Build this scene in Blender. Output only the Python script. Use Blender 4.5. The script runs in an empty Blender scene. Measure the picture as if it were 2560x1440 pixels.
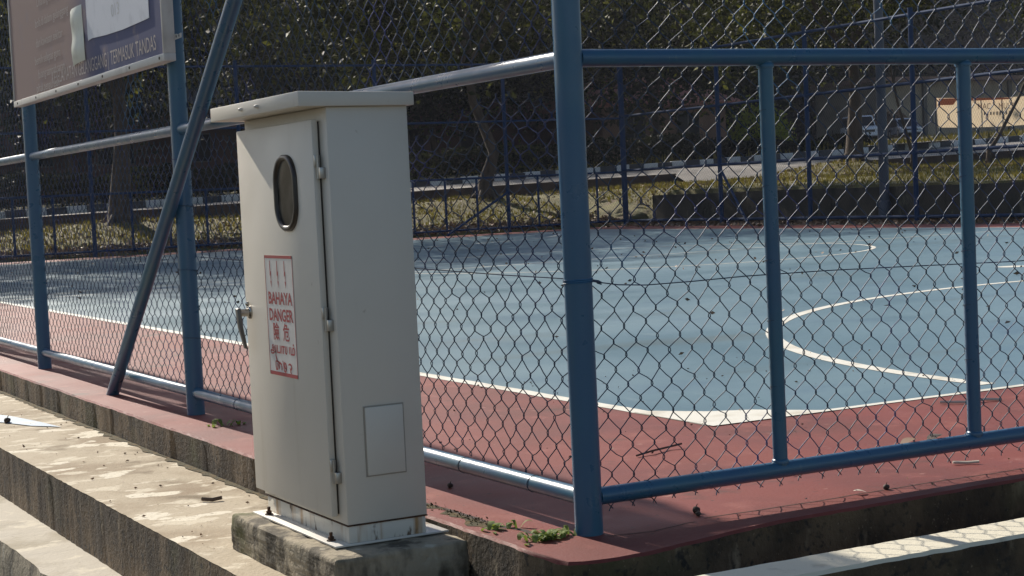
import bpy, bmesh, math, random
import numpy as np
from mathutils import Vector, Matrix

random.seed(7)
rng = np.random.default_rng(7)
R = math.radians
scene = bpy.context.scene
C = scene.collection

# ------------------------------------------------------------------ camera
cam_d = bpy.data.cameras.new('camera')
cam = bpy.data.objects.new('camera', cam_d)
C.objects.link(cam)
cam_d.sensor_width = 36.0
cam_d.lens = 4236.463 / 2560 * 36.0
cam_d.clip_start = 0.05
cam_d.clip_end = 2000
def cam_axes(yaw, pitch, roll):
    fw = Vector((math.sin(yaw)*math.cos(pitch), math.cos(yaw)*math.cos(pitch), -math.sin(pitch)))
    r0 = Vector((math.cos(yaw), -math.sin(yaw), 0))
    u0 = r0.cross(fw)
    r = math.cos(roll)*r0 + math.sin(roll)*u0
    u = -math.sin(roll)*r0 + math.cos(roll)*u0
    return r, u, fw
r_, u_, f_ = cam_axes(0.48897, 0.05662, -0.04717)
cam.matrix_world = Matrix(((r_.x, u_.x, -f_.x, -2.324), (r_.y, u_.y, -f_.y, -3.984),
                           (r_.z, u_.z, -f_.z, 0.947), (0, 0, 0, 1)))
scene.camera = cam

# ------------------------------------------------------------------ light
SUN_EL, SUN_AZ = R(32.5), R(-3.4)          # azimuth from +Y towards +X
world = bpy.data.worlds.new('World')
scene.world = world
world.use_nodes = True
wn = world.node_tree.nodes
sky = wn.new('ShaderNodeTexSky')
sky.sky_type = 'NISHITA'
sky.sun_disc = False
sky.sun_elevation = SUN_EL
sky.sun_rotation = SUN_AZ
sky.air_density = 1.0
sky.dust_density = 1.2
world.node_tree.links.new(sky.outputs[0], wn['Background'].inputs[0])
wn['Background'].inputs[1].default_value = 0.09
sun_d = bpy.data.lights.new('sun', 'SUN')
sun_d.energy = 5.0
sun_d.angle = R(0.55)
sun_d.color = (1.0, 0.93, 0.82)
sun = bpy.data.objects.new('sun', sun_d)
C.objects.link(sun)
sun_dir = Vector((math.sin(SUN_AZ)*math.cos(SUN_EL), math.cos(SUN_AZ)*math.cos(SUN_EL), math.sin(SUN_EL)))
sun.rotation_euler = (-sun_dir).to_track_quat('-Z', 'Y').to_euler()
sun.location = (0, 20, 30)
scene.view_settings.view_transform = 'Standard'
scene.view_settings.look = 'None'
scene.view_settings.exposure = 0.38
scene.view_settings.gamma = 1.0

# ------------------------------------------------------------------ helpers
def tag(o, label=None, cat=None, group=None, kind=None):
    if label: o['label'] = label
    if cat: o['category'] = cat
    if group: o['group'] = group
    if kind: o['kind'] = kind
    return o

def empty(name, loc=(0, 0, 0), rot=(0, 0, 0)):
    o = bpy.data.objects.new(name, None)
    o.empty_display_size = 0.1
    C.objects.link(o)
    o.location = loc
    o.rotation_euler = rot
    return o

def link_mesh(name, me, mat=None, parent=None, smooth=None):
    o = bpy.data.objects.new(name, me)
    C.objects.link(o)
    if mat is not None and len(me.materials) == 0:
        me.materials.append(mat)
    if parent is not None:
        o.parent = parent
    if smooth is not None:
        me.polygons.foreach_set('use_smooth', [True]*len(me.polygons))
        me.set_sharp_from_angle(angle=R(smooth))
    return o

class MB:
    """collects simple shapes into one mesh"""
    def __init__(s):
        s.v = []; s.f = []
    def add(s, vs, fs):
        b = len(s.v)
        s.v += [tuple(p) for p in vs]
        s.f += [tuple(i+b for i in f) for f in fs]
        return s
    def box(s, x0, x1, y0, y1, z0, z1, M=None):
        vs = [(x0,y0,z0),(x1,y0,z0),(x1,y1,z0),(x0,y1,z0),(x0,y0,z1),(x1,y0,z1),(x1,y1,z1),(x0,y1,z1)]
        if M is not None: vs = [M @ Vector(p) for p in vs]
        return s.add(vs, [(0,3,2,1),(4,5,6,7),(0,1,5,4),(1,2,6,5),(2,3,7,6),(3,0,4,7)])
    def tube(s, pts, r, n=16, cap=True):
        pts = [Vector(p) for p in pts]
        m = len(pts)
        rad = [r]*m if isinstance(r, (int, float)) else list(r)
        t0 = (pts[1]-pts[0]).normalized()
        a = t0.orthogonal().normalized()
        vs, fs = [], []
        for i, p in enumerate(pts):
            t = (pts[min(i+1, m-1)] - pts[max(i-1, 0)])
            t = t.normalized() if t.length > 1e-9 else t0
            a = (a - t*a.dot(t)).normalized()
            b = t.cross(a)
            for k in range(n):
                an = 2*math.pi*k/n
                vs.append(p + rad[i]*(math.cos(an)*a + math.sin(an)*b))
        for i in range(m-1):
            for k in range(n):
                fs.append((i*n+k, i*n+(k+1) % n, (i+1)*n+(k+1) % n, (i+1)*n+k))
        if cap:
            fs.append(tuple(range(n-1, -1, -1)))
            fs.append(tuple((m-1)*n+k for k in range(n)))
        return s.add(vs, fs)
    def prism(s, poly, d, f):
        """poly: 2-D outline, f(u, v, w) -> 3-D; extruded from w=0 to w=d"""
        n = len(poly)
        vs = [f(u, v, 0) for u, v in poly] + [f(u, v, d) for u, v in poly]
        fs = [tuple(range(n-1, -1, -1)), tuple(range(n, 2*n))]
        fs += [(i, (i+1) % n, n+(i+1) % n, n+i) for i in range(n)]
        return s.add(vs, fs)
    def build(s, name, mat, parent=None, smooth=None, bevel=None, seg=2):
        me = bpy.data.meshes.new(name)
        me.from_pydata(s.v, [], s.f)
        me.update()
        bm = bmesh.new(); bm.from_mesh(me)
        bmesh.ops.recalc_face_normals(bm, faces=bm.faces)
        if bevel:
            bmesh.ops.bevel(bm, geom=list(bm.edges), offset=bevel, segments=seg, affect='EDGES', profile=0.5, clamp_overlap=True)
        bm.to_mesh(me); bm.free()
        if bevel and smooth is None: smooth = 40
        return link_mesh(name, me, mat, parent, smooth)

def np_mesh(name, verts, quads, mat, parent=None, smooth=True):
    """fast mesh from arrays; quads is (n,4) or (n,3)"""
    verts = np.asarray(verts, np.float32); quads = np.asarray(quads, np.int32)
    k = quads.shape[1]
    me = bpy.data.meshes.new(name)
    me.vertices.add(len(verts)); me.vertices.foreach_set('co', verts.ravel())
    me.loops.add(quads.size); me.loops.foreach_set('vertex_index', quads.ravel())
    me.polygons.add(len(quads))
    me.polygons.foreach_set('loop_start', np.arange(0, quads.size, k, dtype=np.int32))
    me.polygons.foreach_set('loop_total', np.full(len(quads), k, np.int32))
    me.update(calc_edges=True)
    me.validate()
    if smooth:
        me.polygons.foreach_set('use_smooth', [True]*len(me.polygons))
    return link_mesh(name, me, mat, parent)

# ------------------------------------------------------------------ materials
def new_mat(name):
    m = bpy.data.materials.new(name)
    m.use_nodes = True
    nt = m.node_tree
    return m, nt, nt.nodes['Principled BSDF'], nt.nodes['Material Output']

def coords(nt, scale=(1, 1, 1), kind='Object', loc=(0, 0, 0)):
    tc = nt.nodes.new('ShaderNodeTexCoord')
    mp = nt.nodes.new('ShaderNodeMapping')
    mp.inputs['Scale'].default_value = scale
    mp.inputs['Location'].default_value = loc
    nt.links.new(tc.outputs[kind], mp.inputs['Vector'])
    return mp.outputs[0]

def noise(nt, vec, scale, detail=4, rough=0.55, dist=0.0):
    n = nt.nodes.new('ShaderNodeTexNoise')
    n.inputs['Scale'].default_value = scale
    n.inputs['Detail'].default_value = detail
    n.inputs['Roughness'].default_value = rough
    n.inputs['Distortion'].default_value = dist
    nt.links.new(vec, n.inputs['Vector'])
    return n.outputs['Fac']

def ramp(nt, fac, lo, hi):
    r = nt.nodes.new('ShaderNodeMapRange')
    r.interpolation_type = 'SMOOTHSTEP'
    r.inputs['From Min'].default_value = lo
    r.inputs['From Max'].default_value = hi
    nt.links.new(fac, r.inputs['Value'])
    return r.outputs[0]

def mixc(nt, fac, a, b, mode='MIX'):
    m = nt.nodes.new('ShaderNodeMix')
    m.data_type = 'RGBA'
    m.blend_type = mode
    for sock, val in ((m.inputs[0], fac), (m.inputs[6], a), (m.inputs[7], b)):
        if isinstance(val, (int, float)): sock.default_value = val
        elif isinstance(val, tuple): sock.default_value = (*val, 1)
        else: nt.links.new(val, sock)
    return m.outputs[2]

def bump(nt, h, strength, dist, bsdf):
    b = nt.nodes.new('ShaderNodeBump')
    b.inputs['Strength'].default_value = strength
    b.inputs['Distance'].default_value = dist
    nt.links.new(h, b.inputs['Height'])
    nt.links.new(b.outputs[0], bsdf.inputs['Normal'])

def pbr(name, base, layers=(), rough=0.6, bmp=None, spec=0.5, metal=0.0, rough_var=None):
    """layers: (colour, scale, (sx,sy,sz), lo, hi, detail)"""
    m, nt, bs, out = new_mat(name)
    col = base
    for i, (c, sc, st, lo, hi, det) in enumerate(layers):
        f = ramp(nt, noise(nt, coords(nt, st, loc=(i*3.7, i*1.9, i*5.3)), sc, det), lo, hi)
        col = mixc(nt, f, col, c)
    if isinstance(col, tuple): bs.inputs['Base Color'].default_value = (*col, 1)
    else: nt.links.new(col, bs.inputs['Base Color'])
    bs.inputs['Roughness'].default_value = rough
    bs.inputs['Specular IOR Level'].default_value = spec
    bs.inputs['Metallic'].default_value = metal
    if rough_var:
        sc, lo, hi = rough_var
        f = noise(nt, coords(nt), sc, 5)
        mr = nt.nodes.new('ShaderNodeMapRange')
        mr.inputs['From Min'].default_value = 0.3; mr.inputs['From Max'].default_value = 0.7
        mr.inputs['To Min'].default_value = lo; mr.inputs['To Max'].default_value = hi
        nt.links.new(f, mr.inputs['Value'])
        nt.links.new(mr.outputs[0], bs.inputs['Roughness'])
    if bmp:
        sc, strength, dist = bmp
        bump(nt, noise(nt, coords(nt), sc, 6, 0.6), strength, dist, bs)
    return m

def leaf_mat(name, a, b, trans=0.5, scale=0.6, lo=0.35, hi=0.65, sun_fleck=False):
    m, nt, bs, out = new_mat(name)
    f = ramp(nt, noise(nt, coords(nt), scale, 3), lo, hi)
    if sun_fleck:  # sunlight painted into the colour of some clumps and leaves
        mu = nt.nodes.new('ShaderNodeMath'); mu.operation = 'MULTIPLY'
        nt.links.new(f, mu.inputs[0]); nt.links.new(ramp(nt, noise(nt, coords(nt), 5.0, 2), 0.40, 0.62), mu.inputs[1])
        f = mu.outputs[0]
    col = mixc(nt, f, a, b)
    nt.links.new(col, bs.inputs['Base Color'])
    bs.inputs['Roughness'].default_value = 0.6
    bs.inputs['Specular IOR Level'].default_value = 0.12
    tr = nt.nodes.new('ShaderNodeBsdfTranslucent')
    tcol = mixc(nt, 0.6, col, (min(1, a[0]*2.2), min(1, a[1]*1.9), a[2]*0.6))
    nt.links.new(tcol, tr.inputs['Color'])
    mx = nt.nodes.new('ShaderNodeMixShader')
    mx.inputs[0].default_value = trans
    nt.links.new(bs.outputs[0], mx.inputs[1]); nt.links.new(tr.outputs[0], mx.inputs[2])
    nt.links.new(mx.outputs[0], out.inputs['Surface'])
    return m

ONE = (1, 1, 1)
M = {}
M['red'] = pbr('red_court_paint', (0.205, 0.043, 0.031),
               [((0.145, 0.033, 0.025), 1.3, ONE, 0.40, 0.66, 8), ((0.26, 0.075, 0.056), 6.0, ONE, 0.55, 0.75, 8),
                ((0.085, 0.030, 0.022), 3.3, ONE, 0.60, 0.74, 10), ((0.30, 0.13, 0.10), 17.0, ONE, 0.66, 0.74, 7), ((0.07, 0.028, 0.022), 42.0, ONE, 0.66, 0.74, 4)],
               rough=0.5, spec=0.28, bmp=(90, 0.35, 0.004), rough_var=(2.0, 0.52, 0.72))
M['blue'] = pbr('blue_court_paint', (0.102, 0.185, 0.225),
                [((0.130, 0.215, 0.250), 0.35, ONE, 0.38, 0.66, 6), ((0.085, 0.160, 0.210), 1.6, ONE, 0.50, 0.75, 6),
                 ((0.17, 0.25, 0.28), 5.0, (1, 0.3, 1), 0.64, 0.80, 5), ((0.10, 0.15, 0.16), 0.8, (0.5, 1.6, 1), 0.56, 0.72, 6)], rough=0.4, bmp=(120, 0.15, 0.003), spec=0.6, rough_var=(0.8, 0.30, 0.50))
M['line'] = pbr('line_paint', (0.72, 0.69, 0.60), [((0.55, 0.50, 0.40), 5.0, ONE, 0.45, 0.75, 6)], rough=0.6)
M['walk'] = pbr('peeling_concrete', (0.42, 0.345, 0.24),
                [((0.250, 0.180, 0.105), 1.7, ONE, 0.44, 0.66, 10), ((0.56, 0.485, 0.36), 6.0, (1, 1.3, 1), 0.55, 0.60, 9),
                 ((0.165, 0.118, 0.062), 3.4, ONE, 0.58, 0.74, 10), ((0.66, 0.59, 0.46), 3.1, (1, 1.4, 1), 0.590, 0.612, 10),
                 ((0.30, 0.24, 0.155), 46.0, ONE, 0.56, 0.70, 6), ((0.07, 0.055, 0.04), 60.0, ONE, 0.70, 0.76, 3)], rough=0.9, bmp=(70, 0.8, 0.006))
M['step'] = pbr('worn_step_concrete', (0.46, 0.41, 0.33),
                [((0.33, 0.28, 0.20), 3.0, ONE, 0.45, 0.65, 7), ((0.56, 0.50, 0.39), 7.0, ONE, 0.56, 0.64, 6), ((0.12, 0.10, 0.07), 50.0, ONE, 0.70, 0.76, 3)], rough=0.9, bmp=(50, 0.6, 0.006))
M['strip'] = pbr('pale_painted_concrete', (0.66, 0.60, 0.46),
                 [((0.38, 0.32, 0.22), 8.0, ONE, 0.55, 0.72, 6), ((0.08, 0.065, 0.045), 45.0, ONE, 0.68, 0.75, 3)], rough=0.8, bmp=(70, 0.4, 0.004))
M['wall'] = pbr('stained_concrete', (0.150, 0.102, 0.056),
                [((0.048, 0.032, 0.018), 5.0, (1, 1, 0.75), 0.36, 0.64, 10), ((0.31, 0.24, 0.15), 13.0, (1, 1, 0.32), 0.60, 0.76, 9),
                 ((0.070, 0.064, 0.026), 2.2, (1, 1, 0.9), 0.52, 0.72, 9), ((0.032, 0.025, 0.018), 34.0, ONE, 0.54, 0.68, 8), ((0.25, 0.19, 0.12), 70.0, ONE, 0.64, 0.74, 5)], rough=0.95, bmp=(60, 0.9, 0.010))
M['bank_wall'] = pbr('shade_toned_bank_concrete', (0.085, 0.070, 0.052), [((0.045, 0.040, 0.030), 1.5, (1, 1, 0.7), 0.40, 0.62, 7), ((0.17, 0.15, 0.10), 3.0, (1, 1, 0.5), 0.60, 0.75, 6)], rough=0.95, bmp=(20, 0.7, 0.02))  # base darkened to hold the shade behind the fence
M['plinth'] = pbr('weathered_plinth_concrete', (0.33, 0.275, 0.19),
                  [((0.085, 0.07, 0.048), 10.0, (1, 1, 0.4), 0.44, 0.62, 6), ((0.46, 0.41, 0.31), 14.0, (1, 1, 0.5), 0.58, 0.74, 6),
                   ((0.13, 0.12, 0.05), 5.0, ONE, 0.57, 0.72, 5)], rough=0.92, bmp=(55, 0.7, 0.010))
M['steel'] = pbr('blue_painted_steel', (0.024, 0.092, 0.178),
                 [((0.026, 0.110, 0.175), 5.0, (1, 1, 0.3), 0.42, 0.66, 5), ((0.10, 0.17, 0.20), 30.0, (1, 1, 0.4), 0.68, 0.80, 4), ((0.13, 0.07, 0.04), 21.0, (1, 1, 0.5), 0.735, 0.765, 5)],
                 rough=0.32, spec=0.55, rough_var=(14.0, 0.24, 0.42), bmp=(160, 0.06, 0.001))
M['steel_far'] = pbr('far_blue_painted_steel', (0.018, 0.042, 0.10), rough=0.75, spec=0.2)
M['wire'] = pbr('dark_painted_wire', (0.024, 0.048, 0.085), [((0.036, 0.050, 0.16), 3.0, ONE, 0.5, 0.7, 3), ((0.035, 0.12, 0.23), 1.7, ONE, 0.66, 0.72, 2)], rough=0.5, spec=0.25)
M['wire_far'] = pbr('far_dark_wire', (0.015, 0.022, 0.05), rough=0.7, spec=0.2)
M['cream'] = pbr('cream_enamel', (0.590, 0.545, 0.470),
                 [((0.555, 0.512, 0.440), 2.5, ONE, 0.4, 0.7, 5), ((0.47, 0.42, 0.335), 9.0, (1, 1, 0.10), 0.58, 0.80, 6), ((0.40, 0.34, 0.26), 26.0, ONE, 0.70, 0.80, 5)],
                 rough=0.42, bmp=(300, 0.12, 0.0008), rough_var=(6.0, 0.36, 0.50))
M['skirt'] = pbr('rust_streaked_enamel', (0.62, 0.58, 0.50),
                 [((0.36, 0.20, 0.075), 15.0, (1, 1, 0.08), 0.50, 0.64, 6), ((0.10, 0.055, 0.025), 26.0, (1, 1, 0.30), 0.58, 0.66, 5)], rough=0.5)
M['white_plate'] = pbr('white_plate_enamel', (0.62, 0.58, 0.51), [((0.36, 0.25, 0.15), 12.0, ONE, 0.58, 0.72, 7)], rough=0.45)
M['rust'] = pbr('rusted_iron', (0.10, 0.045, 0.022), [((0.04, 0.022, 0.014), 60.0, ONE, 0.4, 0.6, 4)], rough=0.9, bmp=(200, 0.8, 0.003))
M['rubber'] = pbr('dark_rubber', (0.030, 0.022, 0.017), rough=0.38)
M['lever'] = pbr('dull_lever_metal', (0.13, 0.125, 0.12), rough=0.4, metal=0.6)
M['gasket'] = pbr('grimy_gasket', (0.33, 0.295, 0.245), rough=0.8)
M['chrome'] = pbr('chrome', (0.36, 0.34, 0.31), rough=0.20, metal=1.0)
M['hinge'] = pbr('brushed_steel', (0.42, 0.40, 0.37), rough=0.38, metal=0.85)
M['sticker'] = pbr('sticker_white', (0.66, 0.635, 0.60), [((0.60, 0.57, 0.53), 12.0, ONE, 0.45, 0.7, 4)], rough=0.4)
M['red_ink'] = pbr('red_ink', (0.36, 0.026, 0.036), rough=0.4)
M['alu'] = pbr('white_aluminium', (0.52, 0.50, 0.47), [((0.36, 0.34, 0.31), 7.0, (1, 1, 0.5), 0.5, 0.75, 5)], rough=0.45)
M['paper'] = pbr('white_notice', (0.58, 0.60, 0.66), [((0.50, 0.52, 0.58), 9.0, ONE, 0.5, 0.7, 4)], rough=0.5)
M['tape'] = pbr('peeling_paper', (0.62, 0.63, 0.54), [((0.48, 0.48, 0.42), 14.0, (1, 1, 0.4), 0.45, 0.7, 5)], rough=0.45)
M['print'] = pbr('faded_print', (0.50, 0.44, 0.41), rough=0.8, spec=0.1)
M['print_grey'] = pbr('faded_grey_print', (0.46, 0.47, 0.47), rough=0.6)
M['grass'] = pbr('grass_ground', (0.115, 0.095, 0.030),
                 [((0.175, 0.150, 0.055), 0.8, ONE, 0.42, 0.62, 5), ((0.070, 0.080, 0.020), 3.0, ONE, 0.5, 0.68, 5),
                  ((0.14, 0.095, 0.055), 1.7, ONE, 0.57, 0.70, 5)], rough=0.9, bmp=(14, 0.8, 0.05))
M['blade'] = leaf_mat('grass_blade', (0.112, 0.106, 0.024), (0.180, 0.145, 0.045), 0.30, 0.7)
M['litter'] = pbr('dry_leaf', (0.20, 0.115, 0.065), [((0.34, 0.24, 0.17), 2.3, ONE, 0.5, 0.62, 2), ((0.08, 0.045, 0.028), 3.7, ONE, 0.5, 0.62, 2)], rough=0.7)
M['twig'] = pbr('dry_twig', (0.10, 0.065, 0.045), rough=0.8)
M['bleached'] = pbr('bleached_twig', (0.60, 0.52, 0.42), rough=0.8)
M['pod'] = pbr('seed_pod_husk', (0.055, 0.035, 0.025), rough=0.75, bmp=(120, 0.8, 0.004))
M['asphalt'] = pbr('pale_worn_asphalt', (0.24, 0.215, 0.19), [((0.17, 0.155, 0.14), 0.7, ONE, 0.4, 0.7, 5)], rough=0.85, bmp=(40, 0.3, 0.01))
M['kerb_w'] = pbr('white_kerb_paint', (0.55, 0.55, 0.56), [((0.34, 0.33, 0.31), 3.0, ONE, 0.5, 0.7, 5)], rough=0.7)
M['kerb_b'] = pbr('black_kerb_paint', (0.028, 0.028, 0.034), rough=0.6)
M['brick_face'] = pbr('brown_drain_concrete', (0.085, 0.050, 0.034), [((0.05, 0.032, 0.024), 2.0, ONE, 0.4, 0.6, 5)], rough=0.9, bmp=(20, 0.5, 0.02))
M['bark'] = pbr('bark', (0.085, 0.060, 0.042), [((0.05, 0.036, 0.026), 5.0, (1, 1, 0.2), 0.4, 0.6, 6), ((0.17, 0.14, 0.10), 3.0, ONE, 0.6, 0.75, 5)], rough=0.92, bmp=(16, 0.9, 0.03))
M['leaf_dark'] = leaf_mat('sunflecked_dark_leaf', (0.015, 0.019, 0.010), (0.13, 0.13, 0.032), 0.30, 0.45, 0.50, 0.66, True)  # second colour paints sunlit flecks on the dark crowns
M['leaf_mid'] = leaf_mat('sunflecked_mid_leaf', (0.017, 0.022, 0.009), (0.24, 0.24, 0.042), 0.36, 0.42, 0.46, 0.62, True)  # brighter colour paints sunlit clusters into the crown
M['leaf_lime'] = leaf_mat('lime_leaf', (0.16, 0.20, 0.020), (0.26, 0.27, 0.03), 0.4, 2.0)
M['weed'] = leaf_mat('weed_leaf', (0.11, 0.17, 0.04), (0.26, 0.31, 0.11), 0.35, 30.0)
M['wall_brown'] = pbr('brown_render', (0.20, 0.115, 0.078), [((0.14, 0.085, 0.06), 0.9, ONE, 0.4, 0.65, 5)], rough=0.85)
M['wall_dark'] = pbr('maroon_render', (0.085, 0.042, 0.036), [((0.06, 0.032, 0.03), 0.8, ONE, 0.4, 0.65, 5)], rough=0.85)
M['wall_beige'] = pbr('beige_render', (0.30, 0.245, 0.175), [((0.22, 0.18, 0.13), 0.7, ONE, 0.4, 0.65, 5)], rough=0.85)
M['roof'] = pbr('red_roof_tile', (0.30, 0.115, 0.085), [((0.19, 0.08, 0.06), 1.5, ONE, 0.4, 0.65, 5)], rough=0.8)
M['glass_dark'] = pbr('dark_window_glass', (0.012, 0.014, 0.018), rough=0.35, spec=0.15)
M['frame_dark'] = pbr('dark_window_frame', (0.05, 0.045, 0.042), rough=0.5)
M['pole'] = pbr('grey_pole', (0.070, 0.082, 0.108), [((0.05, 0.058, 0.075), 2.0, (1, 1, 0.2), 0.4, 0.7, 4)], rough=0.6)
M['banner'] = pbr('banner_vinyl', (0.58, 0.50, 0.38), [((0.48, 0.40, 0.30), 1.2, ONE, 0.4, 0.7, 4)], rough=0.6)
_m = M['banner']; _nt = _m.node_tree
_tr = _nt.nodes.new('ShaderNodeBsdfTranslucent'); _tr.inputs['Color'].default_value = (0.62, 0.50, 0.34, 1)
_mx = _nt.nodes.new('ShaderNodeMixShader'); _mx.inputs[0].default_value = 0.45
_nt.links.new(_nt.nodes['Principled BSDF'].outputs[0], _mx.inputs[1]); _nt.links.new(_tr.outputs[0], _mx.inputs[2])
_nt.links.new(_mx.outputs[0], _nt.nodes['Material Output'].inputs['Surface'])
M['orange'] = pbr('orange_print', (0.58, 0.13, 0.04), rough=0.6)
M['orange_txt'] = pbr('faded_orange_print', (0.44, 0.20, 0.12), rough=0.6)
M['brown_txt'] = pbr('faded_brown_print', (0.26, 0.19, 0.14), rough=0.6)
M['car_white'] = pbr('white_car_paint', (0.62, 0.64, 0.68), rough=0.22, spec=0.6)
M['car_silver'] = pbr('silver_car_paint', (0.36, 0.37, 0.40), rough=0.25, metal=0.4)
M['tyre'] = pbr('tyre_rubber', (0.015, 0.015, 0.016), rough=0.8)
M['lamp_lens'] = pbr('lamp_lens', (0.7, 0.7, 0.68), rough=0.1)
M['blue_spill'] = pbr('spilt_blue_paint', (0.27, 0.36, 0.46), [((0.40, 0.40, 0.36), 8.0, ONE, 0.5, 0.66, 7)], rough=0.6)
M['crack'] = pbr('crack_dirt', (0.045, 0.025, 0.02), rough=0.95)
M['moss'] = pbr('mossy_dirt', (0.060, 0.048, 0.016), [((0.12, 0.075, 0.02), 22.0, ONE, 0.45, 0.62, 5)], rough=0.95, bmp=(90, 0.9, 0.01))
M['soil'] = pbr('dark_soil', (0.10, 0.085, 0.06), [((0.055, 0.05, 0.035), 4.0, ONE, 0.4, 0.65, 5)], rough=0.95, bmp=(30, 0.8, 0.02))

def glass_mat():
    m, nt, bs, out = new_mat('window_glass')
    bs.inputs['Base Color'].default_value = (0.03, 0.03, 0.03, 1)
    bs.inputs['Roughness'].default_value = 0.30
    bs.inputs['Specular IOR Level'].default_value = 0.06
    bs.inputs['Alpha'].default_value = 1.0
    f = ramp(nt, noise(nt, coords(nt), 14, 3), 0.4, 0.7)
    nt.links.new(mixc(nt, f, (0.022, 0.022, 0.021), (0.060, 0.058, 0.052)), bs.inputs['Base Color'])
    return m
M['glass'] = glass_mat()

def board_mat():
    m, nt, bs, out = new_mat('faded_board_print')
    tc = nt.nodes.new('ShaderNodeTexCoord')
    sp = nt.nodes.new('ShaderNodeSeparateXYZ')
    nt.links.new(tc.outputs['Object'], sp.inputs[0])
    n = noise(nt, coords(nt), 1.2, 4)
    ad = nt.nodes.new('ShaderNodeMath'); ad.operation = 'MULTIPLY_ADD'
    nt.links.new(n, ad.inputs[0]); ad.inputs[1].default_value = 0.5
    nt.links.new(sp.outputs[1], ad.inputs[2])
    f = ramp(nt, ad.outputs[0], -0.15, 0.45)
    c = mixc(nt, f, (0.115, 0.125, 0.215), (0.350, 0.255, 0.225))
    c = mixc(nt, ramp(nt, noise(nt, coords(nt, (1, 1, 1)), 6.0, 5), 0.55, 0.8), c, (0.32, 0.25, 0.24))
    g = mixc(nt, 0.10, c, (0.22, 0.19, 0.20))
    nt.links.new(g, bs.inputs['Base Color'])
    bs.inputs['Specular IOR Level'].default_value = 0.08
    bs.inputs['Roughness'].default_value = 0.8
    return m
M['board'] = board_mat()

# ------------------------------------------------------------------ the setting
def kerb_near(x): return 0.725 + 0.0203*x        # road surface along its near edge (y = 38)
def kerb_far(x): return 0.666 + 0.0288*x         # road surface along the far kerb (y = 43)
def sstep(t):
    t = np.clip(t, 0, 1); return t*t*(3-2*t)
MOUNDS = ((29.9, 35.5, 0.34, 1.7), (8.5, 36.0, 0.20, 1.5), (18.3, 36.0, 0.20, 1.4))
def ground_z(x, y):
    x = np.asarray(x, float); y = np.asarray(y, float)
    z = np.full(np.broadcast(x, y).shape, -0.56)
    xc = np.clip(x, -20, 90)
    face = kerb_near(xc) - 0.27
    back = 0.03 + (face-0.03)*np.clip((y-31.3)/6.7, 0, 1)**0.85
    side = 0.70 + (face-0.70)*np.clip((y-15)/23, 0, 1)
    w = sstep((x-19.4)/2.4)
    w = np.where(y > 30.75, w, (x > 20.25).astype(float))
    bank = back*(1-w) + side*w
    on_bank = (y > 31.25) | (x > 20.25)
    z = np.where(on_bank, bank, z)
    for mx, my, mh, mr in MOUNDS:
        z = z + mh*np.exp(-((x-mx)**2 + (y-my)**2)/(mr*mr))*on_bank
    road = (y > 38.0) & (y < 43.2)
    z = np.where(road, np.minimum(kerb_near(xc), kerb_far(xc)) - 0.45, z)
    beyond = kerb_far(xc) + 0.17 + 0.006*(y-43)
    far = y >= 43.2
    z = np.where(far, np.where(y < 140, beyond, kerb_far(xc)+1.2), z)
    return z

xs = np.concatenate([[-500, -250, -120, -60, -30, -15, -8, -4], np.arange(-2.0, 20.0, 0.5), [20.0, 20.24, 20.26, 20.6], np.arange(21, 60, 0.7),
                     np.arange(61, 100, 3.0), [110, 130, 180, 260, 500]])
ys = np.concatenate([[-500, -250, -100, -40, -15, -6, -3, -1.0, 0.0], np.arange(2, 31, 2.0), [31.24, 31.26], np.arange(31.7, 37.9, 0.45), [37.96, 38.02, 43.18, 43.22],
                     np.arange(44, 75, 1.0), np.arange(76, 120, 4.0), [139, 141, 200, 300, 500]])
gx, gy = np.meshgrid(xs, ys)
gzv = ground_z(gx, gy)
gzv = gzv + np.where((gy > 31.3) & (gy < 37.9), 0.025*np.sin(gx*2.1+gy*1.3) + 0.02*np.sin(gx*5.3-gy*3.1), 0)
nx, ny = len(xs), len(ys)
idx = np.arange(nx*ny).reshape(ny, nx)
quads = np.stack([idx[:-1, :-1], idx[:-1, 1:], idx[1:, 1:], idx[1:, :-1]], -1).reshape(-1, 4)
g = np_mesh('ground', np.stack([gx, gy, gzv], -1).reshape(-1, 3), quads, M['grass'])
tag(g, kind='structure')

# court slab, red top, with worn edges along the two near sides
def edge_line():
    pts = []
    y = 31.2
    while y > 9: pts.append((-0.235, y)); y -= 0.5
    while y > -0.20:
        w = 0.0025*math.sin(y*5.1)+0.0018*math.sin(y*17.3)+random.uniform(-.0016, .0016)
        pts.append((-0.235+w, y)); y -= 0.03
    corner = [(-0.238, -0.235), (-0.225, -0.27), (-0.19, -0.292), (-0.14, -0.302)]
    pts += corner
    x = -0.10
    while x < 4.0:
        base = np.interp(x, [-0.1, 0.02, 0.5, 1.0, 1.5, 4.0], [-0.305, -0.300, -0.197, -0.182, -0.170, -0.170])
        w = 0.0025*math.sin(x*6.1)+0.0015*math.sin(x*21.0)+random.uniform(-.0016, .0016)
        pts.append((x, float(base)+w)); x += 0.03
    while x < 19.9: pts.append((x, -0.17)); x += 1.0
    pts += [(19.9, -0.17), (19.9, 31.2)]
    return pts
outer = edge_line()
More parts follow.
